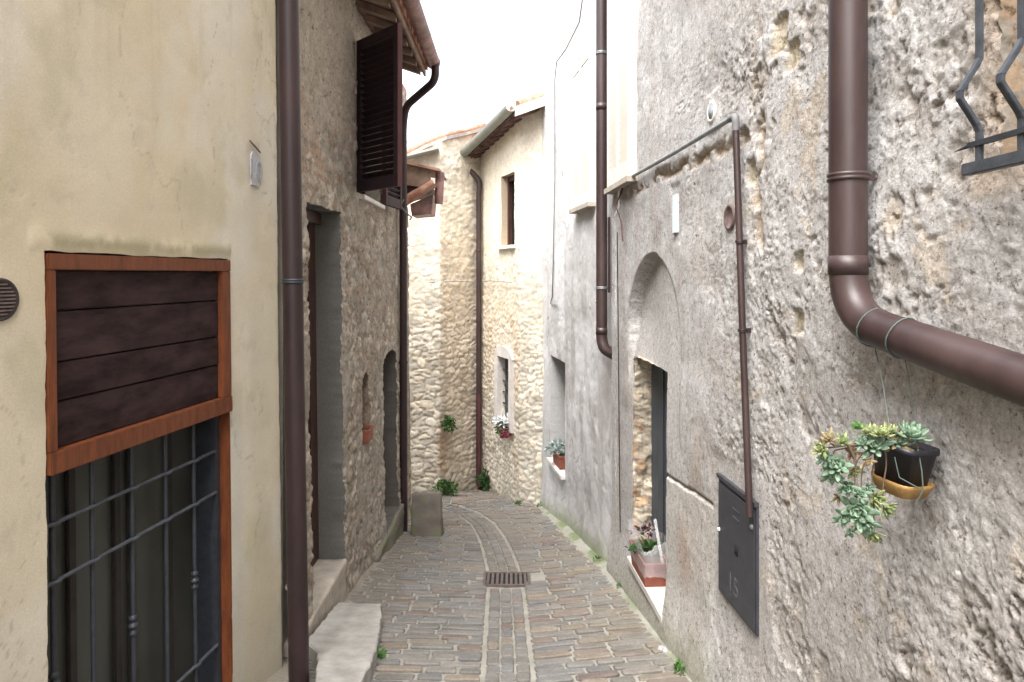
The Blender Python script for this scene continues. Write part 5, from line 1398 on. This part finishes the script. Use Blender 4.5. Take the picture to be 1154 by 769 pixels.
b_ = MB(); b_.tube([hp + Vector((.0, -.069, .055)), hp + Vector((.008, -.072, .0)), hp + Vector((.012, -.072, -.05)), hp + Vector((.0, -.06, -.088))], .0018, 6); b_.tube([hp + Vector((-.05, -.05, .03)), hp + Vector((-.045, -.062, -.02)), hp + Vector((.0, -.074, -.045))], .0018, 6); b_.build('string', M['string'], t_)

def succ_leaf(mb, base, d, up, L, W, T):
    d = d.normalized(); s = d.cross(up).normalized(); u = s.cross(d)
    rings = [(0.0, .25, .4), (.3, .75, .9), (.62, 1.0, 1.0), (.85, .68, .7)]
    vs = []; fs = []
    for t, w_, h_ in rings:
        c = base + d * L * t + u * (L * .18 * t * t)
        for a in (0, 1, 2, 3, 4, 5):
            an = a * math.pi / 3
            vs.append(c + s * math.cos(an) * W * .5 * w_ + u * math.sin(an) * T * .5 * h_ * (1 if math.sin(an) < 0 else .45))
    vs.append(base + d * L * 1.04 + u * L * .22)
    for i in range(3):
        for j in range(6): fs.append((i * 6 + j, i * 6 + (j + 1) % 6, (i + 1) * 6 + (j + 1) % 6, (i + 1) * 6 + j))
    for j in range(6): fs.append((18 + j, 18 + (j + 1) % 6, 24))
    mb.add(vs, fs, True)
def rosette(c, ax, r, n, m_, seed, parent):
    rr = random.Random(seed); mb = MB(); ax = Vector(ax).normalized(); X = ax.orthogonal().normalized(); Y = ax.cross(X)
    for i in range(n):
        t = i / n; a = i * 2.39996; el = .12 + 1.15 * (1 - t) ** 1.2 * 0 + (1.25 * (1 - t))  # inner leaves steeper
        el = .15 + 1.2 * (t)
        L = r * (1 - .55 * t) * rr.uniform(.85, 1.12)
        d_ = (X * math.cos(a) + Y * math.sin(a)) * math.cos(el) + ax * math.sin(el)
        succ_leaf(mb, Vector(c) + ax * r * .12 * t, d_, ax if el < 1.2 else X, L, r * .34, r * .16)
    mb.build('rosette', M[m_], parent)
D_ = 1.765
def hq(px, py, dd=0.0): return at(px, py, D_ + dd)
ros = [ # px, py, radius, leaves, material, axis
 (1027, 494, .040, 20, 'succ', (.1, -.5, 1)), (1012, 500, .030, 16, 'succ', (-.3, -.6, .8)), (985, 503, .036, 18, 'succ', (-.4, -.9, .6)), (993, 492, .028, 14, 'succ2', (-.1, -.4, 1)),
 (966, 483, .018, 12, 'leaf', (-.3, -.6, 1)), (978, 489, .022, 12, 'succ2', (-.4, -.5, 1)), (935, 497, .024, 12, 'succ3', (-.6, -.5, .7)), (927, 507, .024, 12, 'succ2', (-.7, -.5, .4)),
 (930, 516, .024, 12, 'succ', (-.6, -.8, .3)), (942, 524, .036, 18, 'succ', (-.5, -.9, .3)), (938, 534, .026, 14, 'succ', (-.5, -.8, -.2)), (960, 512, .020, 10, 'succ3', (-.2, -.9, .4)),
 (955, 548, .026, 14, 'succ', (-.5, -.9, .0)), (968, 556, .024, 12, 'succ', (-.2, -.9, .3)), (965, 575, .042, 20, 'succ', (-.4, -1, .2)), (985, 563, .028, 14, 'succ2', (.1, -.9, .2)),
 (973, 588, .034, 16, 'succ', (-.2, -.9, -.5)), (996, 572, .028, 12, 'succ2', (.5, -.7, -.3)), (984, 600, .028, 12, 'succ2', (0, -.6, -.9)), (952, 582, .026, 12, 'succ', (-.7, -.8, -.1)), (1003, 489, .024, 12, 'succ2', (0, -.4, 1)),
 (972, 500, .022, 12, 'succ', (-.3, -.8, .6)), (950, 500, .022, 11, 'succ2', (-.3, -.7, .9)), (976, 520, .018, 10, 'succ3', (-.1, -.9, .1)), (945, 560, .016, 9, 'succ3', (-.5, -.8, -.2)), (962, 532, .020, 11, 'succ2', (-.2, -.9, .2)), (978, 548, .018, 10, 'succ', (.2, -.9, 0)), (958, 598, .018, 10, 'succ', (-.4, -.7, -.7))]
for i, (px, py, r_, n, m_, ax) in enumerate(ros):
    rosette(hq(px, py, rnd.uniform(-.02, .02)), ax, r_ * 1.4, n + 3, m_, i, t_)
mb = MB()
rim = hp + Vector((-.03, -.03, .05))
for tgt in ((935, 500), (942, 526), (962, 555), (968, 575), (985, 598), (996, 572), (928, 508)):
    e = hq(*tgt); drop = rim.z - e.z
    sx = rim + Vector((-.03 - .35 * max(0, .5 - drop) * .1, rnd.uniform(-.02, .0), .018)); m1_ = Vector((e.x + rnd.uniform(.0, .02), e.y + rnd.uniform(-.01, .02), rim.z - drop * .25))
    mb.tube(fillet([rim, sx, m1_, e.lerp(m1_, .4) + Vector((rnd.uniform(-.008, .008), 0, 0)), e], .03, 5), [.0024] * 20 if False else .0022, 6)
mb.tube(fillet([hq(955, 500), hq(965, 520), hq(958, 530), hq(948, 532)], .02, 4), .0045, 6)
mb.build('stem', M['stem'], t_)
mb = MB(); leafball(mb, hp + Vector((-.05, -.03, .06)), .045, 46, .026, 71, (1.3, .8, .5)); mb.build('dry_leaves', M['succ3'], t_)
